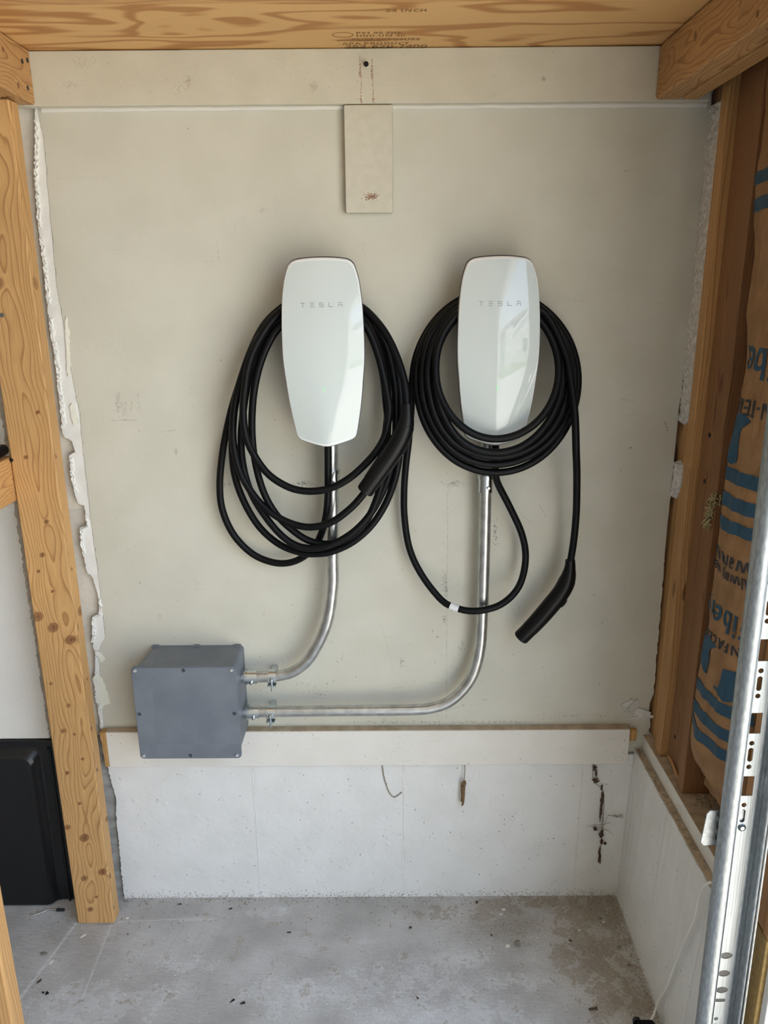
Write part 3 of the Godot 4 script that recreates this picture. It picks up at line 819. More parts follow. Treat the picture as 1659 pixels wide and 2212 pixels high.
func board_image() -> Image:
	var im := mottle(1250, 92, 301, c8(228, 223, 211), c8(233, 228, 217), 0.01, 0.3, 0.012)
	for k in 60:
		speck(im, rng.randf_range(0, 1250), rng.randf_range(0, 92), rng.randf_range(0.4, 1.2), c8(110, 100, 90), rng.randf_range(0.3, 0.8))
	for p in [[295, 62], [1225, 30], [1185, 78], [1200, 60], [280, 60]]:
		for a in 40: speck(im, p[0] + cos(a * 0.16) * 9.0, p[1] + sin(a * 0.16) * 6.0, 0.7, c8(176, 168, 154), 0.35)
	for k in 26:
		var a := Vector2(rng.randf_range(0, 1250), rng.randf_range(0, 92))
		stroke(im, a, a + Vector2.from_angle(rng.randf_range(-0.3, 0.3)) * rng.randf_range(5, 50), c8(170, 160, 148), 0.3, 1.2, rng, 0.4)
	for k in 9:
		var a := Vector2(rng.randf_range(1180, 1240), rng.randf_range(5, 40))
		stroke(im, a, a + Vector2(rng.randf_range(4, 14), 0), c8(90, 78, 66), 0.6, 1.4, rng, 0.2)
	return im

func ledger_image() -> Image:
	var im := mottle(1265, 91, 311, c8(203, 198, 178), c8(209, 204, 185), 0.01, 0.3, 0.014)
	var red := c8(140, 98, 78)
	for s in [[628.4, 13, 629, 89], [650.8, 17, 651.6, 89]]:
		stroke(im, Vector2(s[0], s[1]), Vector2(s[2], s[3]), red, 0.8, 1.6, rng, 0.3)
		stroke(im, Vector2(s[0], s[1] + 12), Vector2(s[0], s[1] + 34), red, 0.8, 3.2, rng, 0.2)
		stroke(im, Vector2(s[2], 82), Vector2(s[2] + 2, 90), red, 0.8, 4.0, rng, 0.3)
	for m in [[318, 52, 6, 10, 90], [298, 62, 18, 24, 50], [130, 18, 26, 12, 60], [105, 56, 18, 10, 60], [545, 62, 8, 10, 90], [960, 53, 5, 5, 60]]:
		smear(im, m[0], m[1], m[2], m[3], c8(150, 138, 120), 0.28, m[4], rng)
	for k in 70:
		speck(im, rng.randf_range(0, 1265), rng.randf_range(0, 91), rng.randf_range(0.3, 1.2), c8(150, 136, 116) if k % 2 else c8(240, 234, 220), 0.6)
	for k in 26:
		var a := Vector2(rng.randf_range(0, 1265), rng.randf_range(0, 91))
		stroke(im, a, a + Vector2(rng.randf_range(5, 50), 0), c8(196, 184, 162), 0.4, 1.2, rng, 0.4)
	return im

func small_board_image() -> Image:
	var im := mottle(180, 370, 321, c8(203, 198, 179), c8(209, 204, 186), 0.02, 0.3, 0.014)
	for k in 110:
		var p := Vector2(96 + rng.randfn(0.0, 13.0), 312 + rng.randfn(0.0, 6.0))
		speck(im, p.x, p.y, rng.randf_range(0.6, 2.4), c8(150, 104, 76) if k % 3 else c8(96, 70, 54), 0.8)
	for k in 30:
		speck(im, rng.randf_range(0, 180), rng.randf_range(0, 370), rng.randf_range(0.6, 1.6), c8(196, 184, 164) if k % 2 else c8(238, 232, 218), 0.7)
	return im

# ---------------------------------------------------------------- wooden shelf frame
func build_shelf_frame() -> void:
	var o: MeshInstance3D
	o = board("wooden_post", Vector3(-0.741, 0.0, 0.047), Vector3(-0.652, 1.7715, 0.085), 1, M.post, null, 0.004)
	tag(o, "knotty pine post standing beside the torn drywall edge", "post")
	o = board("wooden_post", Vector3(-0.741, 0.0, 0.5), Vector3(-0.652, 1.7715, 0.538), 1, M.rail, null, 0.004, 0.3)
	tag(o, "pine post standing out from the wall where the wide chalky floor line ends", "post")
	o = board("wooden_beam", Vector3(-0.671, 1.7725, 0.0195), Vector3(-0.633, 1.8615, 0.545), 2, M.beam, null, 0.003)
	tag(o, "pine beam resting on the knotty post, with screw holes", "beam")
	for p in [[1.842, 0.033], [1.835, 0.055], [1.795, 0.045]]:
		var mb := MB.new()
		mb.cyl(Vector3(-0.634, p[0], p[1]), Vector3(-0.6322, p[0], p[1]), 0.0042, 12)
		put("screw_head", mb, M.dark_steel, o)
	o = board("wooden_beam", Vector3(0.494, 1.7725, 0.0195), Vector3(0.538, 1.8615, 0.545), 2, M.beam, null, 0.004, 0.37)
	tag(o, "pine beam with a dark knot, inner of the doubled pair under the plywood", "beam")
	o = board("wooden_beam", Vector3(0.540, 1.7725, 0.0195), Vector3(0.574, 1.8615, 0.545), 2, M.rail, null, 0.004, 0.1)
	tag(o, "outer pine beam of the doubled pair, beside the bare studs", "beam")
	o = board("side_rail", Vector3(-0.779, 1.043, 0.06), Vector3(-0.7415, 1.132, 0.538), 2, M.rail, null, 0.003)
	tag(o, "pine rail joining the two posts below a black strip", "rail")
	# plywood shelf
	var lo := Vector3(-0.69, 1.862, -0.012)
	var hi := Vector3(0.60, 1.880, 0.24)
	var mb2 := MB.new()
	mb2.cbox(lo, hi, 0.001, func(p: Vector3, k: int) -> Vector2: return Vector2((p.x + 0.66) / 1.24, p.z / 0.25))
	var ply := put("plywood_shelf", mb2, M.ply)
	tag(ply, "plywood shelf board with flame grain and a faded ink stamp", "shelf")
	for t in [["APA PRODUCT", -0.072, 0.040, 0.0125], ["353-620-7400", -0.068, 0.0225, 0.017], ["353-620", -0.07, 0.010, 0.017], ["23/32 EXPOSURE", -0.056, 0.062, 0.011], ["HUD-UM 40", -0.046, 0.083, 0.011], ["PS1 95 SHE", -0.046, 0.098, 0.011], ["24 INCH", 0.004, 0.205, 0.012]]:
		print_text(t[0], t[3], Vector3(t[1], 1.8617, t[2]), Basis(Vector3.RIGHT, Vector3.BACK, Vector3.DOWN), M.stamp_ink, "ink_stamp", ply)
	var rule := MB.new()
	rule.cbox(Vector3(-0.08, 1.8616, 0.0555), Vector3(0.0, 1.8621, 0.0575), 0.0)
	rule.cbox(Vector3(-0.08, 1.8616, 0.0600), Vector3(0.0, 1.8621, 0.0610), 0.0)
	var ring := []
	for k in 25: ring.append(Vector3(-0.068 + 0.018 * cos(TAU * k / 24.0), 1.8618, 0.089 + 0.0125 * sin(TAU * k / 24.0)))
	rule.tube(ring, fill(25, 0.0007), 5, false)
	put("ink_rule", rule, M.stamp_ink, ply)
	o = board("shelf_board", Vector3(-0.69, 1.861, 0.2415), Vector3(0.60, 1.899, 0.54), 0, M.rail, null, 0.003)
	tag(o, "light pine board laid along the front edge of the plywood", "board")

func print_text(text: String, size: float, at: Vector3, b: Basis, m: Material, called: String, parent: Node, remap = null) -> void:
	var tm := TextMesh.new()
	var f := SystemFont.new()
	f.font_names = PackedStringArray(["Droid Sans"])
	f.font_weight = 700
	tm.font = f
	tm.text = text
	tm.font_size = 48
	tm.pixel_size = size / 34.0
	tm.depth = 0.0
	tm.horizontal_alignment = HORIZONTAL_ALIGNMENT_LEFT
	tm.curve_step = 4.0
	var arr := tm.get_mesh_arrays()
	var src: PackedVector3Array = arr[Mesh.ARRAY_VERTEX]
	var idx: PackedInt32Array = arr[Mesh.ARRAY_INDEX]
	var mb := MB.new()
	for k in range(0, idx.size(), 3):
		var p := []
		for j in 3:
			var s := src[idx[k + j]]
			p.append(remap.call(s) if remap != null else at + b * Vector3(s.x, s.y, 0.0))
		mb.tri(p[0], p[1], p[2], b.z)
	if mb.V.size() > 0: put(called, mb, m, parent)

# ---------------------------------------------------------------- right wall
func build_right_wall() -> void:
	var o: Node3D
	M.sheath = texmat(mottle(256, 256, 401, c8(96, 72, 50), c8(130, 98, 66), 0.05, 0.3, 0.1), 0.9)
	bare_box("wall_right", Vector3(0.69, 0.0, -0.16), Vector3(0.72, 2.62, 0.62), M.sheath, "dark sheathing behind the bare studs", "wall", 3.0)
	bare_box("wall_right_header", Vector3(0.60, 2.12, 0.62), Vector3(0.72, 2.62, 3.36), M.white_trim, "white header over the garage door opening", "wall")
	bare_box("wall_right_far", Vector3(0.60, 0.0, 3.36), Vector3(0.72, 2.62, 4.1), M.plain_wall, "pale wall past the garage door opening", "wall")
	# concrete foot of the right wall
	var cm: StandardMaterial3D = M.concrete
	var mb := MB.new()
	var n := 40
	var top := []
	var r := RandomNumberGenerator.new()
	r.seed = 31
	for k in n + 1:
		var z := 0.003 + 0.497 * k / n
		top.append([z, 0.5745 + r.randf_range(-0.0015, 0.0015), 0.413 + r.randf_range(-0.002, 0.001)])
	var uvz := func(z: float, y: float) -> Vector2: return Vector2((z + 0.3) / 1.32, 1.0 - y / 0.42)
	for k in n:
		var a: Array = top[k]
		var b: Array = top[k + 1]
		var fa := 0.5635 - 0.012 * k / n
		var fb := 0.5635 - 0.012 * (k + 1) / n
		mb.quad(Vector3(fa, 0, a[0]), Vector3(a[1], a[2], a[0]), Vector3(b[1], b[2], b[0]), Vector3(fb, 0, b[0]), Vector3.LEFT, uvz.call(a[0], 0.0), uvz.call(a[0], a[2]), uvz.call(b[0], b[2]), uvz.call(b[0], 0.0))
		mb.quad(Vector3(a[1], a[2], a[0]), Vector3(0.69, 0.4135, a[0]), Vector3(0.69, 0.4135, b[0]), Vector3(b[1], b[2], b[0]), Vector3.UP, uvz.call(a[0], 0.3), uvz.call(a[0], 0.4), uvz.call(b[0], 0.4), uvz.call(b[0], 0.3))
	mb.quad(Vector3(0.5515, 0, 0.5), Vector3(0.5745, 0.413, 0.5), Vector3(0.69, 0.413, 0.5), Vector3(0.69, 0, 0.5), Vector3.BACK)
	mb.cbox(Vector3(0.6065, 0.0, -0.16), Vector3(0.69, 0.4135, 0.004), 0.0)
	struct(put("wall_right_foot", mb, cm), "cream-painted concrete foot wall below the bare studs", "wall")
	mb = MB.new()
	mb.cbox(Vector3(0.5765, 0.4130, 0.004), Vector3(0.5918, 0.4142, 0.499), 0.0004, func(p: Vector3, k: int) -> Vector2: return Vector2(p.z * 2.0, p.x * 8.0))
	put("dusty_ledge", mb, M.dust_wood, get_node("wall_right_foot"))
	# dirt line lying on the ledge of the foot
	mb = MB.new()
	for k in 150:
		var z := r.randf_range(0.004, 0.42) if k % 3 else absf(r.randfn(0.0, 0.05)) + 0.004
		mb.blob(Vector3(r.randf_range(0.577, 0.590), 0.4142, z), Vector3.ONE * r.randf_range(0.0006, 0.0024), r, 0.3, 3, 5)
	o = put("ledge_dirt", mb, M.dirt)
	tag(o, "crumbs of dirt on the ledge of the concrete foot wall", "dirt", "", "stuff")
	# sill plate
	var sill := thing("sill_plate", "sill plate with a white edge and dirty top under the studs", "plate")
	mb = MB.new()
	mb.cbox(Vector3(0.607, 0.4137, -0.16), Vector3(0.689, 0.4495, -0.0005), 0.0, func(p: Vector3, k: int) -> Vector2: return Vector2(p.z, p.y * 4.0))
	mb.cbox(Vector3(0.592, 0.4137, 0.0), Vector3(0.689, 0.4490, 0.5), 0.002, func(p: Vector3, k: int) -> Vector2: return Vector2(p.z, p.y * 4.0))
	put("white_edge", mb, M.board_paint, sill)
	mb = MB.new()
	mb.cbox(Vector3(0.5925, 0.4490, 0.0), Vector3(0.689, 0.4503, 0.5), 0.0004, func(p: Vector3, k: int) -> Vector2: return Vector2(p.z * 2.0, p.x * 8.0))
	put("dirty_top", mb, M.dust_wood, sill)
	mb = MB.new()
	for k in 420:
		var z := r.randf_range(0.02, 0.45)
		mb.blob(Vector3(r.randf_range(0.612, 0.685), 0.4505, z), Vector3(1, 0.6, 1) * r.randf_range(0.001, 0.0042), r, 0.35, 3, 5)
	o = put("loose_litter", mb, M.dirt)
	tag(o, "heap of crumbs and dry litter at the foot of the studs", "litter", "", "stuff")
	# studs in the corner
	o = board("wall_stud", Vector3(0.612, 0.4505, -0.16), Vector3(0.689, 2.62, 0.052), 1, M.beam, null, 0.002)
	tag(o, "recessed stud in the narrow gap between torn drywall and the pale-edged stud", "stud")
	o = board("wall_stud", Vector3(0.5990, 0.4505, 0.0555), Vector3(0.689, 2.62, 0.088), 1, M.beam, null, 0.003, 0.3)
	tag(o, "pale-edged narrow stud beside the wide swirling one", "stud")
	o = board("wall_stud", Vector3(0.6160, 0.4505, 0.0895), Vector3(0.689, 2.62, 0.187), 1, M.stud, null, 0.003)
	tag(o, "wide brown stud with swirling grain and nail holes", "stud")
	for p in [[1.175, 0.125], [1.085, 0.125], [0.52, 0.12]]:
		mb = MB.new()
		mb.cyl(Vector3(0.6170, p[0], p[1]), Vector3(0.6153, p[0], p[1]), 0.0048, 10)
		put("nail_hole", mb, M.black_screw, o)
	o = board("wall_stud", Vector3(0.600, 0.4505, 0.1905), Vector3(0.689, 2.62, 0.220), 1, M.stud, null, 0.002, 0.4)
	tag(o, "reddish narrow stud beside the paper-faced insulation", "stud")
	# torn drywall clinging to the corner
	for s in [[0.0005, [[1.77, 0.058], [1.735, 0.075], [1.70, 0.078], [1.675, 0.058], [1.59, 0.064], [1.507, 0.062], [1.50, 0.052], [1.485, 0.053], [1.46, 0.063], [1.386, 0.0605], [1.29, 0.060], [1.22, 0.060], [1.19, 0.032], [1.175, 0.012]], 0.602], [0.0005, [[1.10, 0.012], [1.095, 0.024], [1.06, 0.028], [1.035, 0.018], [1.018, 0.006]], 0.601]]:
		build_torn(s[0], s[1], s[2], r)
	build_batt(r)
	# door jamb
	var jamb := thing("door_jamb", "brown wooden door jamb behind the steel track, with a treated foot", "jamb")
	board("stud_face", Vector3(0.600, 0.4505, 0.458), Vector3(0.689, 2.62, 0.572), 1, M.jamb, jamb, 0.003)
	board("treated_foot", Vector3(0.5985, 0.0, 0.516), Vector3(0.689, 0.4485, 0.588), 1, M.treated, jamb, 0.002)
	board("packing_block", Vector3(0.6000, 0.0, 0.5015), Vector3(0.689, 0.4485, 0.5155), 1, M.jamb, jamb, 0.001)
	var foot := MB.new()
	foot.cbox(Vector3(0.5985, 0.4505, 0.572), Vector3(0.69, 2.12, 0.588), 0.002, func(p: Vector3, k: int) -> Vector2: return Vector2(p.x * 6.0 + p.z, -p.y))
	put("edge_board", foot, M.jamb, jamb)
	var tr := thing("trim_4", "white weather trim edging the garage door opening", "trim")
	tr.set_meta("kind", "structure")
	mb = MB.new()
	mb.cbox(Vector3(0.6045, 0.0, 0.5885), Vector3(0.69, 2.12, 0.606), 0.003)
	put("inner_strip", mb, M.white_trim, tr)
	mb = MB.new()
	mb.cbox(Vector3(0.70, 0.0, 0.56), Vector3(0.735, 2.16, 0.66), 0.003)
	put("outer_casing", mb, M.white_trim, tr)
	mb = MB.new()
	mb.cbox(Vector3(0.612, 0.0, 3.34), Vector3(0.735, 2.16, 3.3595), 0.003)
	put("far_casing", mb, M.white_trim, tr)
	# thin white cable on the foot wall
	var wr := thing("sensor_wire", "thin white twin wire hanging down the concrete foot wall", "wire")
	mb = MB.new()
	var wp := spline(v3([0.5780, 0.4280, 0.5000, 0.5720, 0.4360, 0.4680, 0.5655, 0.4424, 0.4528, 0.5620, 0.4012, 0.4293, 0.5600, 0.3238, 0.4181, 0.5570, 0.2400, 0.3932, 0.5545, 0.1632, 0.3730, 0.5520, 0.0910, 0.3545, 0.5495, 0.0450, 0.3350, 0.5410, 0.0180, 0.3420, 0.5280, 0.0140, 0.3560]), 0.006)
	mb.tube(wp, fill(wp.size(), 0.0016), 8)
	var wp2 := []
	for k in wp.size(): wp2.append(wp[k] + Vector3(-0.0004, 0.0, 0.0022 + 0.0012 * sin(k * 0.35)))
	mb.tube(wp2, fill(wp.size(), 0.0015), 8)
	put("twin_lead", mb, M.wire, wr)
	var sen := thing("door_sensor", "dark door sensor lying on the floor at the wire's end", "sensor", Vector3(0.5200, 0.0, 0.368))
	mb = MB.new()
	mb.cbox(Vector3(-0.022, 0.0, -0.012), Vector3(0.016, 0.024, 0.035), 0.006)
	put("body", mb, M.rubber, sen)
	mb = MB.new()
	mb.tube([Vector3(-0.018, 0.014, -0.016), Vector3(-0.018, 0.014, -0.008)], [0.008, 0.009], 14)
	put("lens", mb, M.black_plastic, sen)
	# tuft of insulation wool
	var wool := MB.new()
	for k in 130:
		var q := k / 129.0
		var a := Vector3(0.600 + r.randf_range(-0.005, 0.004), lerpf(1.085, 1.02, q) + r.randf_range(-0.006, 0.006), 0.222 - 0.022 * q + r.randf_range(-0.006, 0.006))
		var b := a + Vector3(r.randf_range(-0.008, 0.004), r.randf_range(-0.018, 0.006), r.randf_range(-0.008, 0.008))
		wool.tube([a, (a + b) / 2 + Vector3(r.randf_range(-0.004, 0.004), 0.002, r.randf_range(-0.004, 0.004)), b], [0.0014, 0.0018, 0.0006], 5)
	tag(put("insulation_tuft", wool, M.wool), "yellowish tuft of glass wool poking out beside the paper facing", "insulation")

func build_torn(z0: float, edge: Array, xx: float, r: RandomNumberGenerator) -> void:
	# edge rows hold [y, front z]; the piece runs from z0 to there on the plane x = xx
	var mb := MB.new()
	var rows := []
	for k in edge.size() - 1:
		var m := maxi(1, int(absf(edge[k][0] - edge[k + 1][0]) / 0.005))
		for j in m:
			var t := float(j) / m
			rows.append([lerpf(edge[k][0], edge[k + 1][0], t), lerpf(edge[k][1], edge[k + 1][1], t) + r.randf_range(-0.0016, 0.0016)])
	rows.append(edge[edge.size() - 1])
	var nz := 9
	var grid := []
	for j in rows.size():
		var row := []
		for i in nz:
			var t := float(i) / (nz - 1)
			var x := xx + r.randf_range(-0.0022, 0.0022)
			if j == 0 or j == rows.size() - 1 or i == nz - 1: x = xx + 0.011
			row.append(Vector3(x, rows[j][0] + r.randf_range(-0.001, 0.001), lerpf(z0, rows[j][1], t)))
		grid.append(row)
	for j in rows.size() - 1:
		for i in nz - 1:
			mb.quad(grid[j][i], grid[j][i + 1], grid[j + 1][i + 1], grid[j + 1][i], Vector3.LEFT, Vector2(i * 0.1, j * 0.005), Vector2(i * 0.1 + 0.1, j * 0.005), Vector2(i * 0.1 + 0.1, j * 0.005 + 0.005), Vector2(i * 0.1, j * 0.005 + 0.005))
	var o := put("torn_drywall", mb, M.gypsum)
	if used["torn_drywall"] == 0:
		tag(o, "long broken strip of drywall clinging to the corner studs", "drywall")
	else:
		tag(o, "short broken scrap of drywall low on the corner studs", "drywall")

func batt_point(u: float, y: float) -> Vector3:
	# u 0..1 runs from the reddish stud to the jamb
	var f: FastNoiseLite = M.batt_noise
	var zl := 0.262 + 0.028 * sin((y - 0.7) * 4.0) - 0.02 * smoothstep(1.2, 1.5, y)
	var z := lerpf(zl, 0.456, u)
	var belly := sin(PI * clampf(u, 0.0, 1.0)) ** 0.6
	var full := smoothstep(0.50, 0.66, y) * (1.0 - 0.55 * smoothstep(1.15, 1.5, y)) * (1.0 - smoothstep(1.6, 1.8, y))
	var x := 0.622 - 0.05 * belly * full
	x += 0.014 * f.get_noise_2d(u * 60.0, y * 160.0) + 0.008 * f.get_noise_2d(u * 160.0 + 50.0, y * 330.0)
	x += 0.03 * (1.0 - smoothstep(0.50, 0.60, y))
	return Vector3(x, y, z)

func build_batt(r: RandomNumberGenerator) -> void:
	var f := FastNoiseLite.new()
	f.seed = 77
	f.frequency = 0.03
	f.noise_type = FastNoiseLite.TYPE_CELLULAR
	f.cellular_return_type = FastNoiseLite.RETURN_DISTANCE2_SUB
	f.fractal_octaves = 2
	M.batt_noise = f
	var batt := thing("insulation_batt", "kraft-paper insulation batt bulging between the studs, printed in blue", "insulation")
	var mb := MB.new()
	var nu := 22
	var ny := 240
	var pt := []
	var uvs := []
	for j in ny + 1:
		var row := []
		for i in nu + 1:
			row.append(batt_point(float(i) / nu, lerpf(0.49, 2.6, float(j) / ny)))
		pt.append(row)
	for j in ny:
		for i in nu:
			var a := Vector2(float(i) / nu, j / 120.0)
			mb.quad(pt[j][i], pt[j][i + 1], pt[j + 1][i + 1], pt[j + 1][i], Vector3.LEFT, a, a + Vector2(1.0 / nu, 0), a + Vector2(1.0 / nu, 1 / 120.0), a + Vector2(0, 1 / 120.0))
		for i in [0, nu]:
			mb.quad(pt[j][i], Vector3(0.688, pt[j][i].y, pt[j][i].z), Vector3(0.688, pt[j + 1][i].y, pt[j + 1][i].z), pt[j + 1][i], Vector3(0, 0, -1 if i == 0 else 1), Vector2(0.1, 0.1), Vector2(0.2, 0.1), Vector2(0.2, 0.2), Vector2(0.1, 0.2))
	for i in nu:
		mb.quad(pt[0][i], pt[0][i + 1], Vector3(0.688, 0.49, pt[0][i + 1].z), Vector3(0.688, 0.49, pt[0][i].z), Vector3.DOWN)
	put("kraft_facing", mb, M.kraft, batt)
	for band in [[1.165, 1.143], [1.123, 1.100], [1.083, 1.062], [0.772, 0.750], [0.728, 0.706], [0.690, 0.668], [1.62, 1.60], [1.58, 1.56]]:
		mb = MB.new()
		var n := 30
		for i in n:
			for q in 3:
				var y0: float = lerpf(band[0], band[1], q / 3.0)
				var y1: float = lerpf(band[0], band[1], (q + 1) / 3.0)
				var u0 := 0.01 + 0.98 * i / n
				var u1 := 0.01 + 0.98 * (i + 1) / n
				mb.quad(lift(u0, y0), lift(u1, y0), lift(u1, y1), lift(u0, y1), Vector3.LEFT)
		put("printed_band", mb, M.blue_ink, batt)
	for t in [["Fiber Glass", 0.044, 1.335, 1.0, M.blue_ink], ["IN-TENSION", 0.024, 1.265, 0.95, M.dark_ink], ["Award Winning", 0.024, 1.015, 0.98, M.dark_ink], ["Always wear", 0.018, 0.99, 0.9, M.dark_ink], ["Fiber Glass", 0.036, 0.915, 0.97, M.blue_ink], ["UNFACED/SANS", 0.018, 0.872, 0.97, M.dark_ink]]:
		var y0: float = t[2]
		var u0: float = t[3]
		var f2 := SystemFont.new()
		f2.font_names = PackedStringArray(["Droid Sans"])
		f2.font_weight = 700
		var word: String = t[0]
		for k in word.length():
			if word[k] == " ": continue
			var off: float = f2.get_string_size(word.substr(0, k), HORIZONTAL_ALIGNMENT_LEFT, -1, 48).x * t[1] / 34.0
			if u0 - off / 0.19 < 0.06: continue
			print_text(word[k], t[1], Vector3.ZERO, Basis(Vector3.FORWARD, Vector3.UP, Vector3.LEFT), t[4], "printed_letter", batt, func(s: Vector3) -> Vector3: return lift(clampf(u0 - (s.x + off) / 0.19, 0.0, 1.0), y0 - s.y))
	for b in [[0.42, 0.825, 0.8], [0.80, 0.800, 0.6], [0.42, 1.205, 0.85]]:
		mb = MB.new()
		var s: float = b[2]
		var poly := PackedVector2Array([Vector2(-0.10, 0.055), Vector2(0.10, 0.058), Vector2(0.26, 0.048), Vector2(0.14, 0.034), Vector2(0.10, 0.0), Vector2(0.06, -0.034), Vector2(-0.04, -0.042), Vector2(-0.14, -0.03), Vector2(-0.30, -0.016), Vector2(-0.16, -0.012)])
		var idx := Geometry2D.triangulate_polygon(poly)
		for k in range(0, idx.size(), 3):
			tess(mb, poly[idx[k]] * s, poly[idx[k + 1]] * s, poly[idx[k + 2]] * s, b[0], b[1], 3)
		put("printed_mark", mb, M.blue_ink, batt)

func tess(mb: MB, a: Vector2, b: Vector2, c: Vector2, u: float, y: float, n: int) -> void:
	if n == 0:
		mb.tri(lift(u + a.x, y + a.y), lift(u + b.x, y + b.y), lift(u + c.x, y + c.y), Vector3.LEFT)
		return
	var ab := (a + b) / 2
	var bc := (b + c) / 2
	var ca := (c + a) / 2
	tess(mb, a, ab, ca, u, y, n - 1)
	tess(mb, ab, b, bc, u, y, n - 1)
	tess(mb, ca, bc, c, u, y, n - 1)
	tess(mb, ab, bc, ca, u, y, n - 1)

func lift(u: float, y: float) -> Vector3:
	return batt_point(u, y) + Vector3(-0.0011, 0, 0)

# ---------------------------------------------------------------- outside
func build_outside() -> void:
	M.drive = texmat(mottle(512, 512, 501, c8(196, 192, 184), c8(212, 208, 200), 0.01, 0.3, 0.03), 0.9)
	M.grass = texmat(mottle(512, 512, 505, c8(96, 122, 66), c8(128, 148, 88), 0.03, 0.5, 0.2), 0.95)
	M.siding = mat(c8(226, 224, 216), 0.7)
	M.shingle = texmat(mottle(256, 256, 507, c8(112, 108, 104), c8(138, 132, 126), 0.05, 0.5, 0.15), 0.95)
	M.pane = mat(c8(40, 48, 56), 0.05)
	bare_box("driveway", Vector3(0.62, -0.2, -3.0), Vector3(9.0, -0.012, 9.5), M.drive, "sunlit pale driveway outside the door opening", "driveway", 0.5)
	bare_box("lawn", Vector3(0.62, -0.2, 9.5), Vector3(30.0, -0.02, 40.0), M.grass, "green lawn beyond the driveway", "lawn", 0.5)
	bare_box("street", Vector3(9.0, -0.2, -12.0), Vector3(30.0, -0.02, 9.5), M.drive, "pale street past the driveway", "street", 0.5)
	# neighbour house, seen mirrored in the chargers
	var h := thing("neighbor_house", "pale sided neighbour house with a gable, mirrored in the charger", "house", Vector3(7.2, -0.02, 14.0))
	h.rotation_degrees.y = -8.0
	var mb := MB.new()
	mb.cbox(Vector3(-4.0, 0, 0), Vector3(4.0, 2.9, 7.0), 0.0)
	put("wall_block", mb, M.siding, h)
	for k in 15:
		mb = MB.new()
		var y := 0.2 + k * 0.18
		mb.quad(Vector3(-4.0, y, -0.03), Vector3(4.0, y, -0.03), Vector3(4.0, y + 0.18, -0.005), Vector3(-4.0, y + 0.18, -0.005), Vector3.FORWARD)
		mb.quad(Vector3(-4.0, y, -0.03), Vector3(4.0, y, -0.03), Vector3(4.0, y, 0.0), Vector3(-4.0, y, 0.0), Vector3.DOWN)
		put("siding_plank", mb, M.siding, h)
	mb = MB.new()
	mb.slab(PackedVector2Array([Vector2(-2.2, 2.9), Vector2(2.2, 2.9), Vector2(0, 4.35)]), -0.02, 0.1)
	put("gable", mb, M.white_trim, h)
	for s in [-1.0, 1.0]:
		mb = MB.new()
		mb.slab(PackedVector2Array([Vector2(s * 4.5, 2.75), Vector2(0, 4.85), Vector2(0, 4.6), Vector2(s * 4.5, 2.5)]), 0.35, 7.4)
		put("roof", mb, M.shingle, h)
	for s in [-1.0, 1.0]:
		mb = MB.new()
		mb.slab(PackedVector2Array([Vector2(s * 2.6, 2.85), Vector2(0, 4.55), Vector2(0, 4.4), Vector2(s * 2.6, 2.7)]), -0.25, 0.5)
		put("gable_roof", mb, M.white_trim, h)
	for x in [-1.0, 0.4]:
		mb = MB.new()
		mb.cbox(Vector3(x, 0.95, -0.09), Vector3(x + 0.9, 2.35, -0.02), 0.01)
		var fr := put("window_frame", mb, M.white_trim, h)
		for y in [1.03, 1.68]:
			mb = MB.new()
			mb.cbox(Vector3(x + 0.08, y, -0.1), Vector3(x + 0.82, y + 0.6, -0.085), 0.0)
			put("pane", mb, M.pane, fr)

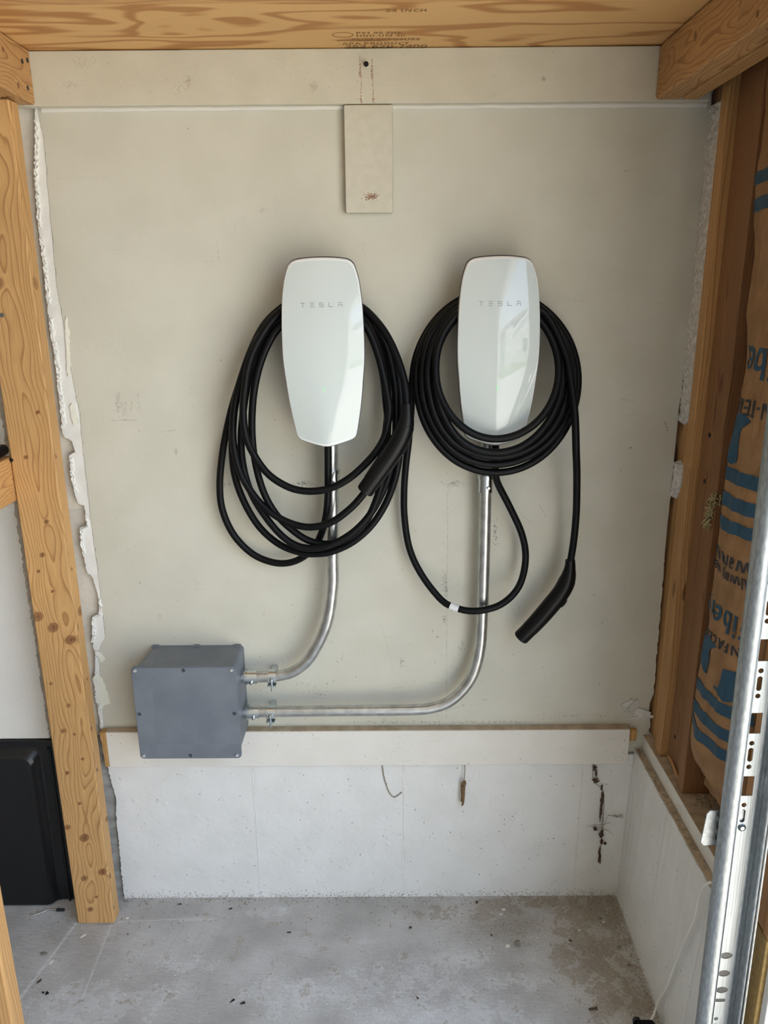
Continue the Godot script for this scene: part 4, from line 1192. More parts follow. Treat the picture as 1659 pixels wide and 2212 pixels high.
# ---------------------------------------------------------------- grey junction box
func build_box() -> void:
	var b := thing("junction_box", "grey plastic junction box with a screwed square cover", "box")
	var mb := MB.new()
	var back := [Vector3(-0.523, 0.4795, 0.0005), Vector3(-0.3205, 0.4795, 0.0005), Vector3(-0.3205, 0.6845, 0.0005), Vector3(-0.523, 0.6845, 0.0005)]
	var front := [Vector3(-0.535, 0.4795, 0.098), Vector3(-0.3205, 0.4795, 0.098), Vector3(-0.3205, 0.683, 0.098), Vector3(-0.535, 0.683, 0.098)]
	var ctr := Vector3(-0.428, 0.582, 0.05)
	var fillet := func(q: Array) -> Array:
		var out := []
		for k in 4:
			var p: Vector3 = q[k]
			var a: Vector3 = (q[(k + 3) % 4] - p).normalized()
			var c: Vector3 = (q[(k + 1) % 4] - p).normalized()
			for j in 5:
				var t := j / 4.0 * PI / 2
				out.append(p + a * 0.009 * (1.0 - sin(t)) + c * 0.009 * (1.0 - cos(t)))
		return out
	var rb: Array = fillet.call(back)
	var rf: Array = fillet.call(front)
	for k in rb.size():
		var j := (k + 1) % rb.size()
		var mid: Vector3 = (rb[k] + rb[j]) / 2 - ctr
		mid.z = 0
		mb.quad(rb[k], rb[j], rf[j], rf[k], mid, Vector2(rb[k].x * 4, rb[k].z * 4), Vector2(rb[j].x * 4, rb[j].z * 4), Vector2(rf[j].x * 4, rf[j].z * 4), Vector2(rf[k].x * 4, rf[k].z * 4))
		mb.tri(Vector3(-0.428, 0.582, 0.098), rf[k], rf[j], Vector3.BACK)
		mb.tri(Vector3(-0.422, 0.582, 0.0005), rb[k], rb[j], Vector3.FORWARD)
	put("body", mb, M.grey_pvc, b)
	mb = MB.new()
	var cov := PackedVector2Array()
	for q in [[-0.5405, 0.4640, PI], [-0.3195, 0.4640, -PI / 2], [-0.3195, 0.6850, 0.0], [-0.5405, 0.6850, PI / 2]]:
		var sx := 1.0 if q[0] < -0.4 else -1.0
		var sy := 1.0 if q[1] < 0.6 else -1.0
		for j in 5:
			var a: float = q[2] + j / 4.0 * PI / 2
			cov.append(Vector2(q[0] + sx * 0.008, q[1] + sy * 0.008) + Vector2(cos(a), sin(a)) * 0.008)
	mb.slab(cov, 0.0985, 0.1045, Transform3D(), Vector2(4, 4))
	var inset := PackedVector2Array()
	for p in cov: inset.append(p + (Vector2(-0.43, 0.5745) - p).normalized() * 0.0018)
	mb.slab(inset, 0.1045, 0.1060, Transform3D(), Vector2(4, 4))
	var cover := put("cover", mb, M.grey_pvc, b)
	for p in [[-0.5316, 0.6775], [-0.3275, 0.6775], [-0.5320, 0.4725], [-0.3285, 0.4725]]:
		mb = MB.new()
		var at := Vector3(p[0], p[1], 0.106)
		mb.tube([at, at + Vector3(0, 0, 0.0016), at + Vector3(0, 0, 0.0024)], [0.0044, 0.0044, 0.0028], 16)
		mb.cbox(at + Vector3(-0.0035, -0.0005, 0.002), at + Vector3(0.0035, 0.0005, 0.0027), 0.0)
		put("cover_screw", mb, M.screw, cover)
	for p in [[-0.4297, 0.6775], [-0.5322, 0.5745], [-0.3282, 0.5745], [-0.4305, 0.4725]]:
		mb = MB.new()
		var at := Vector3(p[0], p[1], 0.1058)
		mb.tube([at + Vector3(0, 0, 0.0003), at + Vector3(0, 0, 0.001), at + Vector3(0, 0, 0.0006)], [0.0045, 0.0038, 0.0030], 16, false)
		put("screw_well", mb, M.grey_pvc, cover)
		mb = MB.new()
		mb.cyl(at, at + Vector3(0, 0, 0.0005), 0.0030, 12)
		put("screw_hole", mb, M.black_screw, cover)
	for x in [-0.5159, -0.4245, -0.3331]:
		mb = MB.new()
		mb.cbox(Vector3(x - 0.008, 0.6835, 0.0005), Vector3(x + 0.008, 0.6875, 0.012), 0.0018)
		put("mounting_ear", mb, M.grey_pvc, b)

# ---------------------------------------------------------------- conduits
func build_conduits() -> void:
	var specs := [
		[[-0.1080, 1.1900, 0.0450, -0.1097, 1.0110, 0.0450, -0.1125, 0.9000, 0.0450, -0.1145, 0.8400, 0.0450, -0.1304, 0.7519, 0.0450, -0.1679, 0.6753, 0.0450, -0.2050, 0.6420, 0.0450, -0.2407, 0.6315, 0.0450, -0.2800, 0.6290, 0.0450, -0.3200, 0.6290, 0.0450], 0.629, "galvanized conduit curving from the upper box outlet to the charger", Vector3(-0.2520, 0.6315, 0.045), Vector3(-0.1093, 1.075, 0.045)],
		[[0.2037, 1.1900, 0.0450, 0.2045, 1.0600, 0.0450, 0.2055, 0.9000, 0.0450, 0.2053, 0.7711, 0.0450, 0.2024, 0.6948, 0.0450, 0.1900, 0.6350, 0.0450, 0.1673, 0.5940, 0.0450, 0.1350, 0.5630, 0.0450, 0.0960, 0.5485, 0.0450, 0.0600, 0.5450, 0.0450, 0.0238, 0.5444, 0.0450, -0.1200, 0.5436, 0.0450, -0.2447, 0.5428, 0.0450, -0.3200, 0.5425, 0.0450], 0.5425, "long galvanized conduit running low along the ledge to the round-coil charger", Vector3(-0.2590, 0.5425, 0.045), Vector3(0.2042, 1.062, 0.045)]]
	for s in specs:
		var c := thing("metal_conduit", s[2], "conduit")
		var path := spline(v3(s[0]), 0.01)
		var mb := MB.new()
		mb.tube(path, fill(path.size(), 0.0122), 24)
		put("pipe", mb, M.emt, c)
		# set-screw connector at the box
		var y: float = s[1]
		mb = MB.new()
		mb.tube([Vector3(-0.3200, y, 0.045), Vector3(-0.3125, y, 0.045), Vector3(-0.3120, y, 0.045), Vector3(-0.3085, y, 0.045), Vector3(-0.3080, y, 0.045), Vector3(-0.2870, y, 0.045), Vector3(-0.2860, y, 0.045)], [0.0125, 0.0125, 0.0175, 0.0175, 0.0152, 0.0152, 0.0132], 24)
		var con := put("box_connector", mb, M.zinc, c)
		mb = MB.new()
		var at := Vector3(-0.2975, y - 0.006, 0.0590)
		mb.tube([at, at + Vector3(0, -0.001, 0.0045), at + Vector3(0, -0.0015, 0.006)], [0.0036, 0.0036, 0.0024], 12)
		put("set_screw", mb, M.zinc, con)
		# two-leg hanger with its bolt
		var hp: Vector3 = s[3]
		mb = MB.new()
		var ring := []
		for k in 29:
			var a := deg_to_rad(-62.0 + 304.0 * k / 28.0)
			ring.append([cos(a) * 0.0138, sin(a) * 0.0138])
		for k in 28:
			var p0 := Vector3(0, ring[k][1], ring[k][0])
			var p1 := Vector3(0, ring[k + 1][1], ring[k + 1][0])
			var q0 := p0 * 0.9
			var q1 := p1 * 0.9
			for e in [[p0, p1, 1.0], [q0, q1, -1.0]]:
				mb.quad(hp + e[0] + Vector3(-0.0085, 0, 0), hp + e[1] + Vector3(-0.0085, 0, 0), hp + e[1] + Vector3(0.0085, 0, 0), hp + e[0] + Vector3(0.0085, 0, 0), e[0] * e[2])
			for sx in [-1.0, 1.0]:
				mb.quad(hp + p0 + Vector3(0.0085 * sx, 0, 0), hp + p1 + Vector3(0.0085 * sx, 0, 0), hp + q1 + Vector3(0.0085 * sx, 0, 0), hp + q0 + Vector3(0.0085 * sx, 0, 0), Vector3(sx, 0, 0))
		# the two ears under which the bolt passes
		mb.cbox(hp + Vector3(-0.0095, -0.0045, 0.0115), hp + Vector3(0.0095, -0.0028, 0.0235), 0.0005)
		mb.cbox(hp + Vector3(-0.0095, -0.0150, 0.0065), hp + Vector3(0.0095, -0.0132, 0.0235), 0.0005)
		mb.cbox(hp + Vector3(-0.007, -0.008, -0.0445), hp + Vector3(0.007, 0.004, -0.0120), 0.002)
		var cl := put("pipe_clamp", mb, M.zinc, c)
		mb = MB.new()
		mb.tube([hp + Vector3(0, 0.001, 0.0175), hp + Vector3(0, 0.0005, 0.0175), hp + Vector3(0, -0.0028, 0.0175)], [0.003, 0.0048, 0.0050], 12)
		mb.cyl(hp + Vector3(0, -0.0028, 0.0175), hp + Vector3(0, -0.028, 0.0175), 0.0025, 12)
		put("bolt", mb, M.zinc, cl)
		# connector below the charger
		var up: Vector3 = s[4]
		mb = MB.new()
		mb.tube([up + Vector3(0, -0.016, 0), up + Vector3(0, -0.0155, 0), up + Vector3(0, 0.012, 0), up + Vector3(0, 0.013, 0), up + Vector3(0, 0.020, 0)], [0.0130, 0.0150, 0.0150, 0.0172, 0.0172], 24)
		con = put("charger_connector", mb, M.zinc, c)
		mb = MB.new()
		at = up + Vector3(0.003, -0.004, 0.0142)
		mb.tube([at, at + Vector3(0.0005, 0, 0.0045), at + Vector3(0.0005, 0, 0.006)], [0.0036, 0.0036, 0.0024], 12)
		put("set_screw", mb, M.zinc, con)

# ---------------------------------------------------------------- chargers
const OUT := [[0.0, 0.0], [0.02, -0.0006], [0.038, -0.0022], [0.049, -0.0042], [0.0555, -0.0075], [0.060, -0.0125], [0.0625, -0.018], [0.0655, -0.027], [0.069, -0.040], [0.072, -0.060], [0.0742, -0.082], [0.0758, -0.108], [0.0767, -0.137], [0.0769, -0.158], [0.0766, -0.179], [0.0752, -0.200], [0.0732, -0.220], [0.0712, -0.241], [0.0689, -0.262], [0.0659, -0.283], [0.0624, -0.304], [0.0598, -0.318], [0.0578, -0.3275], [0.0555, -0.3325], [0.0505, -0.3365], [0.036, -0.3415], [0.018, -0.3462], [0.006, -0.3487]]

# front of the plate in the charger's own frame: y runs 0 (bottom) to 0.349 (top)
func plate_z(x: float, y: float) -> float:
	var d := y - 0.15
	var z := 0.113 - d * d / (1.7 if d > 0.0 else 3.4)
	var k := smoothstep(0.0, 0.2, y)
	var e := lerpf(0.014, 0.088, k)
	z -= 0.27 * (sqrt(x * x + e * e) - e)
	return z

func plate_n(x: float, y: float) -> Vector3:
	var h := 0.0005
	return Vector3(-(plate_z(x + h, y) - plate_z(x - h, y)) / (2 * h), -(plate_z(x, y + h) - plate_z(x, y - h)) / (2 * h), 1.0).normalized()

func outline() -> Array:
	var r := []
	var half := []
	for p in OUT: half.append(Vector3(p[0], 0.349 + p[1], 0))
	half.append(Vector3(0, 0.0, 0))
	# smooth the side between the listed points
	var sm := spline(half, 0.004)
	for p in sm: r.append(Vector2(p.x, p.y))
	for k in range(sm.size() - 2, 0, -1): r.append(Vector2(-sm[k].x, sm[k].y))
	return r

func build_charger(at: Vector3, tilt: float, label: String) -> void:
	var c := thing("wall_charger", label, "charger", at)
	c.rotation_degrees.z = tilt
	var ol := outline()
	var ctr := Vector2(0, 0.175)
	var n := ol.size()
	# glass plate
	var mb := MB.new()
	var radii := []
	for k in 25: radii.append(0.974 * k / 24.0)
	for k in n:
		var a: Vector2 = ol[k]
		var b: Vector2 = ol[(k + 1) % n]
		for j in 24:
			var p := []
			var nn := []
			for q in [[a, radii[j]], [b, radii[j]], [b, radii[j + 1]], [a, radii[j + 1]]]:
				var w: Vector2 = ctr + (q[0] - ctr) * q[1]
				p.append(Vector3(w.x, w.y, plate_z(w.x, w.y)))
				nn.append(plate_n(w.x, w.y))
			mb.tn(p[0], p[1], p[2], nn[0], nn[1], nn[2])
			mb.tn(p[0], p[2], p[3], nn[0], nn[2], nn[3])
	var plate := put("faceplate", mb, M.white_glass, c)
	# rounded rim with painted-in white glint, then a dark joint, then the back half
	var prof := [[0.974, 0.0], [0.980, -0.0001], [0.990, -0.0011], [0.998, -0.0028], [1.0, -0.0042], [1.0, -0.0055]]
	var ringed := func(pr: Array, m: Material, called: String, parent: Node) -> void:
		var g := MB.new()
		for k in n:
			var a: Vector2 = ol[k]
			var b: Vector2 = ol[(k + 1) % n]
			for j in pr.size() - 1:
				var p := []
				for q in [[a, pr[j]], [b, pr[j]], [b, pr[j + 1]], [a, pr[j + 1]]]:
					var w: Vector2 = ctr + (q[0] - ctr) * q[1][0]
					p.append(Vector3(w.x, w.y, plate_z(w.x, w.y) + q[1][1]))
				var o: Vector2 = (a + b) / 2 - ctr
				g.quad(p[0], p[1], p[2], p[3], Vector3(o.x, o.y, 0.02))
		put(called, g, m, parent)
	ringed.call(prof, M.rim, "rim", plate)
	ringed.call([[1.0, -0.0055], [0.992, -0.0058], [0.992, -0.0085], [1.006, -0.009], [1.012, -0.0105], [1.010, -0.013]], M.rim_gap, "joint", plate)
	ringed.call([[1.010, -0.013], [0.90, -0.018], [0.2, -0.02]], M.housing, "backing_shell", plate)
	# narrow housing on which the cable hangs
	mb = MB.new()
	var sec := func(s: float, z: float) -> Array:
		var out := []
		for k in n:
			var w: Vector2 = ctr + (ol[k] - ctr) * s
			out.append(Vector3(w.x, maxf(w.y, 0.012), z))
		return out
	var layers := [sec.call(0.78, 0.0005), sec.call(0.74, 0.015), sec.call(0.66, 0.035), sec.call(0.66, 0.078), sec.call(0.70, 0.086)]
	for j in layers.size() - 1:
		for k in n:
			var k2 := (k + 1) % n
			var o: Vector2 = (ol[k] + ol[k2]) / 2 - ctr
			mb.quad(layers[j][k], layers[j][k2], layers[j + 1][k2], layers[j + 1][k], Vector3(o.x, o.y, 0))
	put("housing", mb, M.housing, c)
	# inlet block under the plate into which conduit and cable run
	mb = MB.new()
	mb.cbox(Vector3(-0.034, 0.022, 0.020), Vector3(0.034, 0.060, 0.086), 0.006)
	put("inlet_block", mb, M.housing, c)
	# raised letters, each stroke a thin bar bent to the plate
	var ltr := MB.new()
	var stroke_bar := func(x0: float, y0: float, x1: float, y1: float) -> void:
		var p := []
		for q in [[x0, y0], [x1, y0], [x1, y1], [x0, y1]]: p.append(Vector3(q[0], q[1], plate_z(q[0], q[1]) + 0.0003))
		ltr.quad(p[0], p[1], p[2], p[3], Vector3.BACK)
		for k in 4:
			var d := Vector3(0, 0, -0.0004)
			ltr.quad(p[k], p[(k + 1) % 4], p[(k + 1) % 4] + d, p[k] + d, p[k] - (p[0] + p[2]) / 2)
	var t := 0.0012
	var y1 := 0.2692
	var y0 := y1 - 0.0082
	var ym := (y0 + y1 - t) / 2
	var w := 0.0080
	for k in 5:
		var x := -0.0386 + 0.0173 * k
		match k:
			0:
				stroke_bar.call(x, y1 - t, x + w, y1)
				stroke_bar.call(x + w / 2 - t / 2, y0, x + w / 2 + t / 2, y1 - t)
			1:
				for yy in [y0, ym, y1 - t]: stroke_bar.call(x, yy, x + w, yy + t)
			2:
				for yy in [y0, ym, y1 - t]: stroke_bar.call(x, yy, x + w, yy + t)
				stroke_bar.call(x, ym + t, x + t, y1 - t)
				stroke_bar.call(x + w - t, y0 + t, x + w, ym)
			3:
				stroke_bar.call(x, y0, x + w, y0 + t)
				stroke_bar.call(x, y0 + t, x + t, y1)
			4:
				stroke_bar.call(x, y1 - t, x + w, y1)
				stroke_bar.call(x, ym, x + w, ym + t)
				stroke_bar.call(x, y0, x + t, ym)
				stroke_bar.call(x + w - t, y0, x + w, ym)
	put("lettering", ltr, M.logo, plate)
	mb = MB.new()
	for j in 6:
		var a := 0.106 + 0.0018 * j
		var p := []
		for q in [[-0.0004, a], [0.0004, a], [0.0004, a + 0.0018], [-0.0004, a + 0.0018]]: p.append(Vector3(q[0] - 0.001, q[1], plate_z(q[0], q[1]) + 0.00025))
		mb.quad(p[0], p[1], p[2], p[3], Vector3.BACK)
	put("status_light", mb, M.led, plate)

# ---------------------------------------------------------------- cables and connectors
func build_cables() -> void:
	var specs := [[[-0.1140, 1.1711, 0.0700, -0.1147, 1.1163, 0.0730, -0.1157, 1.0820, 0.0730, -0.1176, 1.0373, 0.0720, -0.1264, 0.9866, 0.0640, -0.1448, 0.9393, 0.0500, -0.1729, 0.9056, 0.0350, -0.2065, 0.8893, 0.0300, -0.2425, 0.8899, 0.0280, -0.2841, 0.9084, 0.0260, -0.3205, 0.9495, 0.0260, -0.3409, 1.0036, 0.0270, -0.3433, 1.0597, 0.0280, -0.3324, 1.1303, 0.0280, -0.3144, 1.2018, 0.0250, -0.2945, 1.2595, 0.0220, -0.2683, 1.3253, 0.0200, -0.2383, 1.3780, 0.0200, -0.2008, 1.4125, 0.0200, -0.1615, 1.4294, 0.0200, -0.1198, 1.4348, 0.0200, -0.0784, 1.4260, 0.0220, -0.0429, 1.4115, 0.0250, -0.0105, 1.3768, 0.0300, 0.0130, 1.3302, 0.0350, 0.0262, 1.2779, 0.0450, 0.0304, 1.2191, 0.0550, 0.0287, 1.1590, 0.0600, 0.0240, 1.1035, 0.0620, 0.0052, 1.0410, 0.0650, -0.0263, 0.9877, 0.0700, -0.0674, 0.9497, 0.0730, -0.1117, 0.9285, 0.0730, -0.1436, 0.9227, 0.0700, -0.1756, 0.9235, 0.0650, -0.2205, 0.9381, 0.0550, -0.2607, 0.9734, 0.0500, -0.2899, 1.0253, 0.0470, -0.3072, 1.0829, 0.0450, -0.3100, 1.1426, 0.0430, -0.3037, 1.2041, 0.0400, -0.2885, 1.2643, 0.0370, -0.2622, 1.3323, 0.0360, -0.2329, 1.3787, 0.0360, -0.2005, 1.4071, 0.0360, -0.1600, 1.4239, 0.0360, -0.1187, 1.4293, 0.0360, -0.0778, 1.4205, 0.0360, -0.0427, 1.4060, 0.0370, -0.0135, 1.3715, 0.0400, 0.0069, 1.3252, 0.0450, 0.0186, 1.2636, 0.0500, 0.0207, 1.2036, 0.0520, 0.0180, 1.1432, 0.0580, 0.0039, 1.0794, 0.0660, -0.0258, 1.0197, 0.0800, -0.0601, 0.9799, 0.0860, -0.1008, 0.9532, 0.0880, -0.1384, 0.9414, 0.0880, -0.1790, 0.9446, 0.0850, -0.2129, 0.9661, 0.0800, -0.2463, 1.0061, 0.0720, -0.2726, 1.0528, 0.0660, -0.2861, 1.1053, 0.0600, -0.2883, 1.1604, 0.0550, -0.2775, 1.2360, 0.0520, -0.2579, 1.3101, 0.0510, -0.2315, 1.3621, 0.0510, -0.2005, 1.3962, 0.0510, -0.1588, 1.4157, 0.0510, -0.1178, 1.4210, 0.0510, -0.0772, 1.4123, 0.0510, -0.0409, 1.3979, 0.0510, -0.0165, 1.3549, 0.0520, -0.0021, 1.3027, 0.0550, 0.0049, 1.2500, 0.0600, 0.0031, 1.1969, 0.0660, -0.0095, 1.1263, 0.0800, -0.0311, 1.0756, 0.0880, -0.0527, 1.0455, 0.0920, -0.0774, 1.0209, 0.0940, -0.1116, 0.9972, 0.0940, -0.1520, 0.9873, 0.0920, -0.1921, 0.9944, 0.0880, -0.2320, 1.0154, 0.0820, -0.2650, 1.0490, 0.0760, -0.2910, 1.0951, 0.0700, -0.3012, 1.1473, 0.0670, -0.3006, 1.1929, 0.0650, -0.2904, 1.2469, 0.0650, -0.2706, 1.3028, 0.0660, -0.2442, 1.3545, 0.0660, -0.1988, 1.3910, 0.0660, -0.1574, 1.4104, 0.0660, -0.1168, 1.4157, 0.0660, -0.0766, 1.4070, 0.0660, -0.0407, 1.3899, 0.0660, -0.0165, 1.3414, 0.0660, -0.0037, 1.2864, 0.0680, 0.0018, 1.2335, 0.0700, 0.0045, 1.1922, 0.0740, -0.0004, 1.1320, 0.0780, -0.0099, 1.0704, 0.0800, -0.0320, 1.0102, 0.0800, -0.0574, 0.9725, 0.0780, -0.0922, 0.9508, 0.0760, -0.1269, 0.9455, 0.0740, -0.1613, 0.9533, 0.0720, -0.1949, 0.9775, 0.0700, -0.2246, 1.0102, 0.0700, -0.2471, 1.0569, 0.0700, -0.2599, 1.1167, 0.0700, -0.2632, 1.1783, 0.0700, -0.2564, 1.2476, 0.0720, -0.2408, 1.3064, 0.0760, -0.2192, 1.3522, 0.0780, -0.1961, 1.3803, 0.0790, -0.1566, 1.3968, 0.0790, -0.1162, 1.4020, 0.0790, -0.0762, 1.3934, 0.0790, -0.0404, 1.3848, 0.0790, -0.0192, 1.3452, 0.0800, -0.0051, 1.2968, 0.0840, 0.0034, 1.2536, 0.0880, 0.0076, 1.2248, 0.0920, 0.0014, 1.1810, 0.0960, -0.0121, 1.1518, 0.1000, -0.0333, 1.1247, 0.1000, -0.0697, 1.0913, 0.1000, -0.1093, 1.0699, 0.1000, -0.1519, 1.0634, 0.0980, -0.1911, 1.0710, 0.0960, -0.2294, 1.0956, 0.0940, -0.2553, 1.1303, 0.0900, -0.2714, 1.1695, 0.0880, -0.2754, 1.2200, 0.0860, -0.2674, 1.2784, 0.0840, -0.2553, 1.3241, 0.0800, -0.2303, 1.3692, 0.0760, -0.1976, 1.4052, 0.0700, -0.1574, 1.4270, 0.0600, -0.1169, 1.4323, 0.0580, -0.0764, 1.4264, 0.0600, -0.0418, 1.4123, 0.0660, -0.0102, 1.3816, 0.0760, 0.0112, 1.3483, 0.0880, 0.0282, 1.3067, 0.1000, 0.0386, 1.2675, 0.1080, 0.0409, 1.2333, 0.1120], [0.0409, 1.2368, 0.1120, 0.0408, 1.2191, 0.1140, 0.0378, 1.1962, 0.1170, 0.0276, 1.1701, 0.1190, 0.0099, 1.1407, 0.1200, -0.0154, 1.1048, 0.1200, -0.0419, 1.0668, 0.1200], "black charging cable hung in a long drooping coil, connector tucked inside", []], [[0.2164, 1.1657, 0.0740, 0.2175, 1.1220, 0.0760, 0.2173, 1.1059, 0.0780, 0.2192, 1.0854, 0.0780, 0.2274, 1.0643, 0.0660, 0.2543, 1.0137, 0.0550, 0.2807, 0.9579, 0.0500, 0.2912, 0.9083, 0.0500, 0.2853, 0.8598, 0.0550, 0.2682, 0.8287, 0.0620, 0.2388, 0.8067, 0.0700, 0.2042, 0.7967, 0.0740, 0.1728, 0.7943, 0.0720, 0.1428, 0.7999, 0.0660, 0.1156, 0.8127, 0.0550, 0.0761, 0.8612, 0.0400, 0.0496, 0.9177, 0.0320, 0.0385, 0.9863, 0.0300, 0.0377, 1.0513, 0.0300, 0.0416, 1.1043, 0.0300, 0.0467, 1.1484, 0.0300, 0.0515, 1.2126, 0.0320, 0.0531, 1.2715, 0.0540, 0.0598, 1.3148, 0.0411, 0.0765, 1.3555, 0.0306, 0.1020, 1.3908, 0.0239, 0.1344, 1.4180, 0.0209, 0.1722, 1.4350, 0.0201, 0.2133, 1.4406, 0.0200, 0.2554, 1.4344, 0.0201, 0.2956, 1.4168, 0.0209, 0.3305, 1.3891, 0.0239, 0.3571, 1.3535, 0.0306, 0.3729, 1.3126, 0.0411, 0.3773, 1.2691, 0.0540, 0.3706, 1.2257, 0.0669, 0.3541, 1.1849, 0.0774, 0.3292, 1.1490, 0.0841, 0.2971, 1.1207, 0.0871, 0.2591, 1.1025, 0.0879, 0.2173, 1.0964, 0.0880, 0.1745, 1.1031, 0.0879, 0.1342, 1.1231, 0.0882, 0.1009, 1.1554, 0.0885, 0.0773, 1.1947, 0.0863, 0.0642, 1.2367, 0.0799, 0.0600, 1.2790, 0.0690, 0.0654, 1.3202, 0.0565, 0.0814, 1.3582, 0.0463, 0.1065, 1.3906, 0.0398, 0.1385, 1.4154, 0.0368, 0.1750, 1.4309, 0.0361, 0.2135, 1.4363, 0.0360, 0.2521, 1.4311, 0.0361, 0.2886, 1.4153, 0.0368, 0.3207, 1.3898, 0.0398, 0.3458, 1.3563, 0.0463, 0.3619, 1.3172, 0.0565, 0.3673, 1.2756, 0.0690, 0.3618, 1.2345, 0.0815, 0.3459, 1.1964, 0.0917, 0.3212, 1.1635, 0.0982, 0.2895, 1.1379, 0.1012, 0.2530, 1.1214, 0.1019, 0.2138, 1.1156, 0.1020, 0.1747, 1.1211, 0.1019, 0.1382, 1.1390, 0.1019, 0.1080, 1.1687, 0.1014, 0.0862, 1.2058, 0.0985, 0.0734, 1.2459, 0.0921, 0.0711, 1.2847, 0.0820, 0.0755, 1.3236, 0.0706, 0.0890, 1.3600, 0.0614, 0.1109, 1.3910, 0.0555, 0.1399, 1.4145, 0.0528, 0.1741, 1.4287, 0.0521, 0.2110, 1.4330, 0.0520, 0.2479, 1.4274, 0.0521, 0.2821, 1.4123, 0.0528, 0.3111, 1.3888, 0.0555, 0.3331, 1.3582, 0.0614, 0.3467, 1.3224, 0.0706, 0.3512, 1.2838, 0.0820, 0.3467, 1.2449, 0.0934, 0.3335, 1.2085, 0.1026, 0.3120, 1.1769, 0.1085, 0.2833, 1.1526, 0.1112, 0.2489, 1.1375, 0.1119, 0.2114, 1.1329, 0.1120, 0.1740, 1.1389, 0.1119, 0.1399, 1.1556, 0.1120, 0.1130, 1.1821, 0.1118, 0.0948, 1.2150, 0.1093, 0.0850, 1.2514, 0.1034, 0.0810, 1.2893, 0.0940, 0.0864, 1.3255, 0.0834, 0.0997, 1.3594, 0.0748, 0.1197, 1.3888, 0.0693, 0.1453, 1.4116, 0.0667, 0.1750, 1.4259, 0.0660, 0.2075, 1.4306, 0.0660, 0.2410, 1.4254, 0.0660, 0.2730, 1.4107, 0.0667, 0.3008, 1.3875, 0.0693, 0.3219, 1.3578, 0.0748, 0.3344, 1.3236, 0.0834, 0.3378, 1.2874, 0.0940, 0.3323, 1.2513, 0.1046, 0.3192, 1.2173, 0.1133, 0.2995, 1.1874, 0.1187, 0.2742, 1.1638, 0.1213, 0.2443, 1.1486, 0.1220, 0.2113, 1.1435, 0.1220, 0.1773, 1.1491, 0.1220, 0.1457, 1.1665, 0.1217, 0.1208, 1.1956, 0.1208, 0.1046, 1.2304, 0.1176, 0.0966, 1.2661, 0.1116, 0.0943, 1.3004, 0.1030, 0.0984, 1.3330, 0.0935, 0.1106, 1.3631, 0.0858, 0.1297, 1.3887, 0.0809, 0.1540, 1.4082, 0.0786, 0.1816, 1.4205, 0.0780, 0.2107, 1.4248, 0.0780, 0.2397, 1.4208, 0.0780, 0.2672, 1.4084, 0.0786, 0.2914, 1.3882, 0.0809, 0.3106, 1.3616, 0.0858, 0.3230, 1.3306, 0.0935, 0.3273, 1.2976, 0.1030, 0.3233, 1.2650, 0.1125, 0.3112, 1.2349, 0.1202, 0.2924, 1.2089, 0.1251, 0.2682, 1.1888, 0.1274, 0.2405, 1.1759, 0.1280, 0.2110, 1.1713, 0.1280, 0.1816, 1.1756, 0.1280, 0.1539, 1.1886, 0.1274, 0.1298, 1.2094, 0.1251, 0.1109, 1.2363, 0.1202, 0.0987, 1.2674, 0.1125, 0.0951, 1.3026, 0.1050, 0.0991, 1.3358, 0.0955, 0.1108, 1.3667, 0.0878, 0.1296, 1.3932, 0.0829, 0.1543, 1.4134, 0.0806, 0.1835, 1.4260, 0.0800, 0.2155, 1.4301, 0.0800, 0.2484, 1.4255, 0.0800, 0.2801, 1.4125, 0.0806, 0.3083, 1.3919, 0.0829, 0.3402, 1.3267, 0.0950, 0.3481, 1.2861, 0.1100, 0.3539, 1.2450, 0.1200, 0.3595, 1.2004, 0.1240, 0.3664, 1.1385, 0.1180, 0.3702, 1.1195, 0.1100, 0.3756, 1.0794, 0.1000, 0.3822, 1.0107, 0.0850, 0.3833, 0.9490, 0.0750, 0.3804, 0.9009, 0.0700], [0.3801, 0.9059, 0.0700, 0.3804, 0.8871, 0.0700, 0.3767, 0.8621, 0.0700, 0.3652, 0.8341, 0.0700, 0.3425, 0.7994, 0.0680, 0.3159, 0.7618, 0.0640, 0.2856, 0.7243, 0.0600], "black charging cable in a round coil, connector hanging free below it", [0.1514, 0.7975, 0.0685, 0.1428, 0.7999, 0.0660, 0.1343, 0.8030, 0.0630]]]
	for s in specs:
		var c := thing("charging_cable", s[2], "cable")
		var path := spline(v3(s[0]), 0.009)
		var mb := MB.new()
		mb.tube(path, fill(path.size(), 0.0073), 14)
		put("cord", mb, M.rubber, c)
		build_handle(c, v3(s[1]))
		if s[3].size() > 0:
			mb = MB.new()
			var tp := spline(v3(s[3]), 0.004)
			mb.tube(tp, fill(tp.size(), 0.0079), 16)
			var lab := put("white_label", mb, M.white_trim, c)
			lab.set_meta("label", "white label wrapped round the cord")

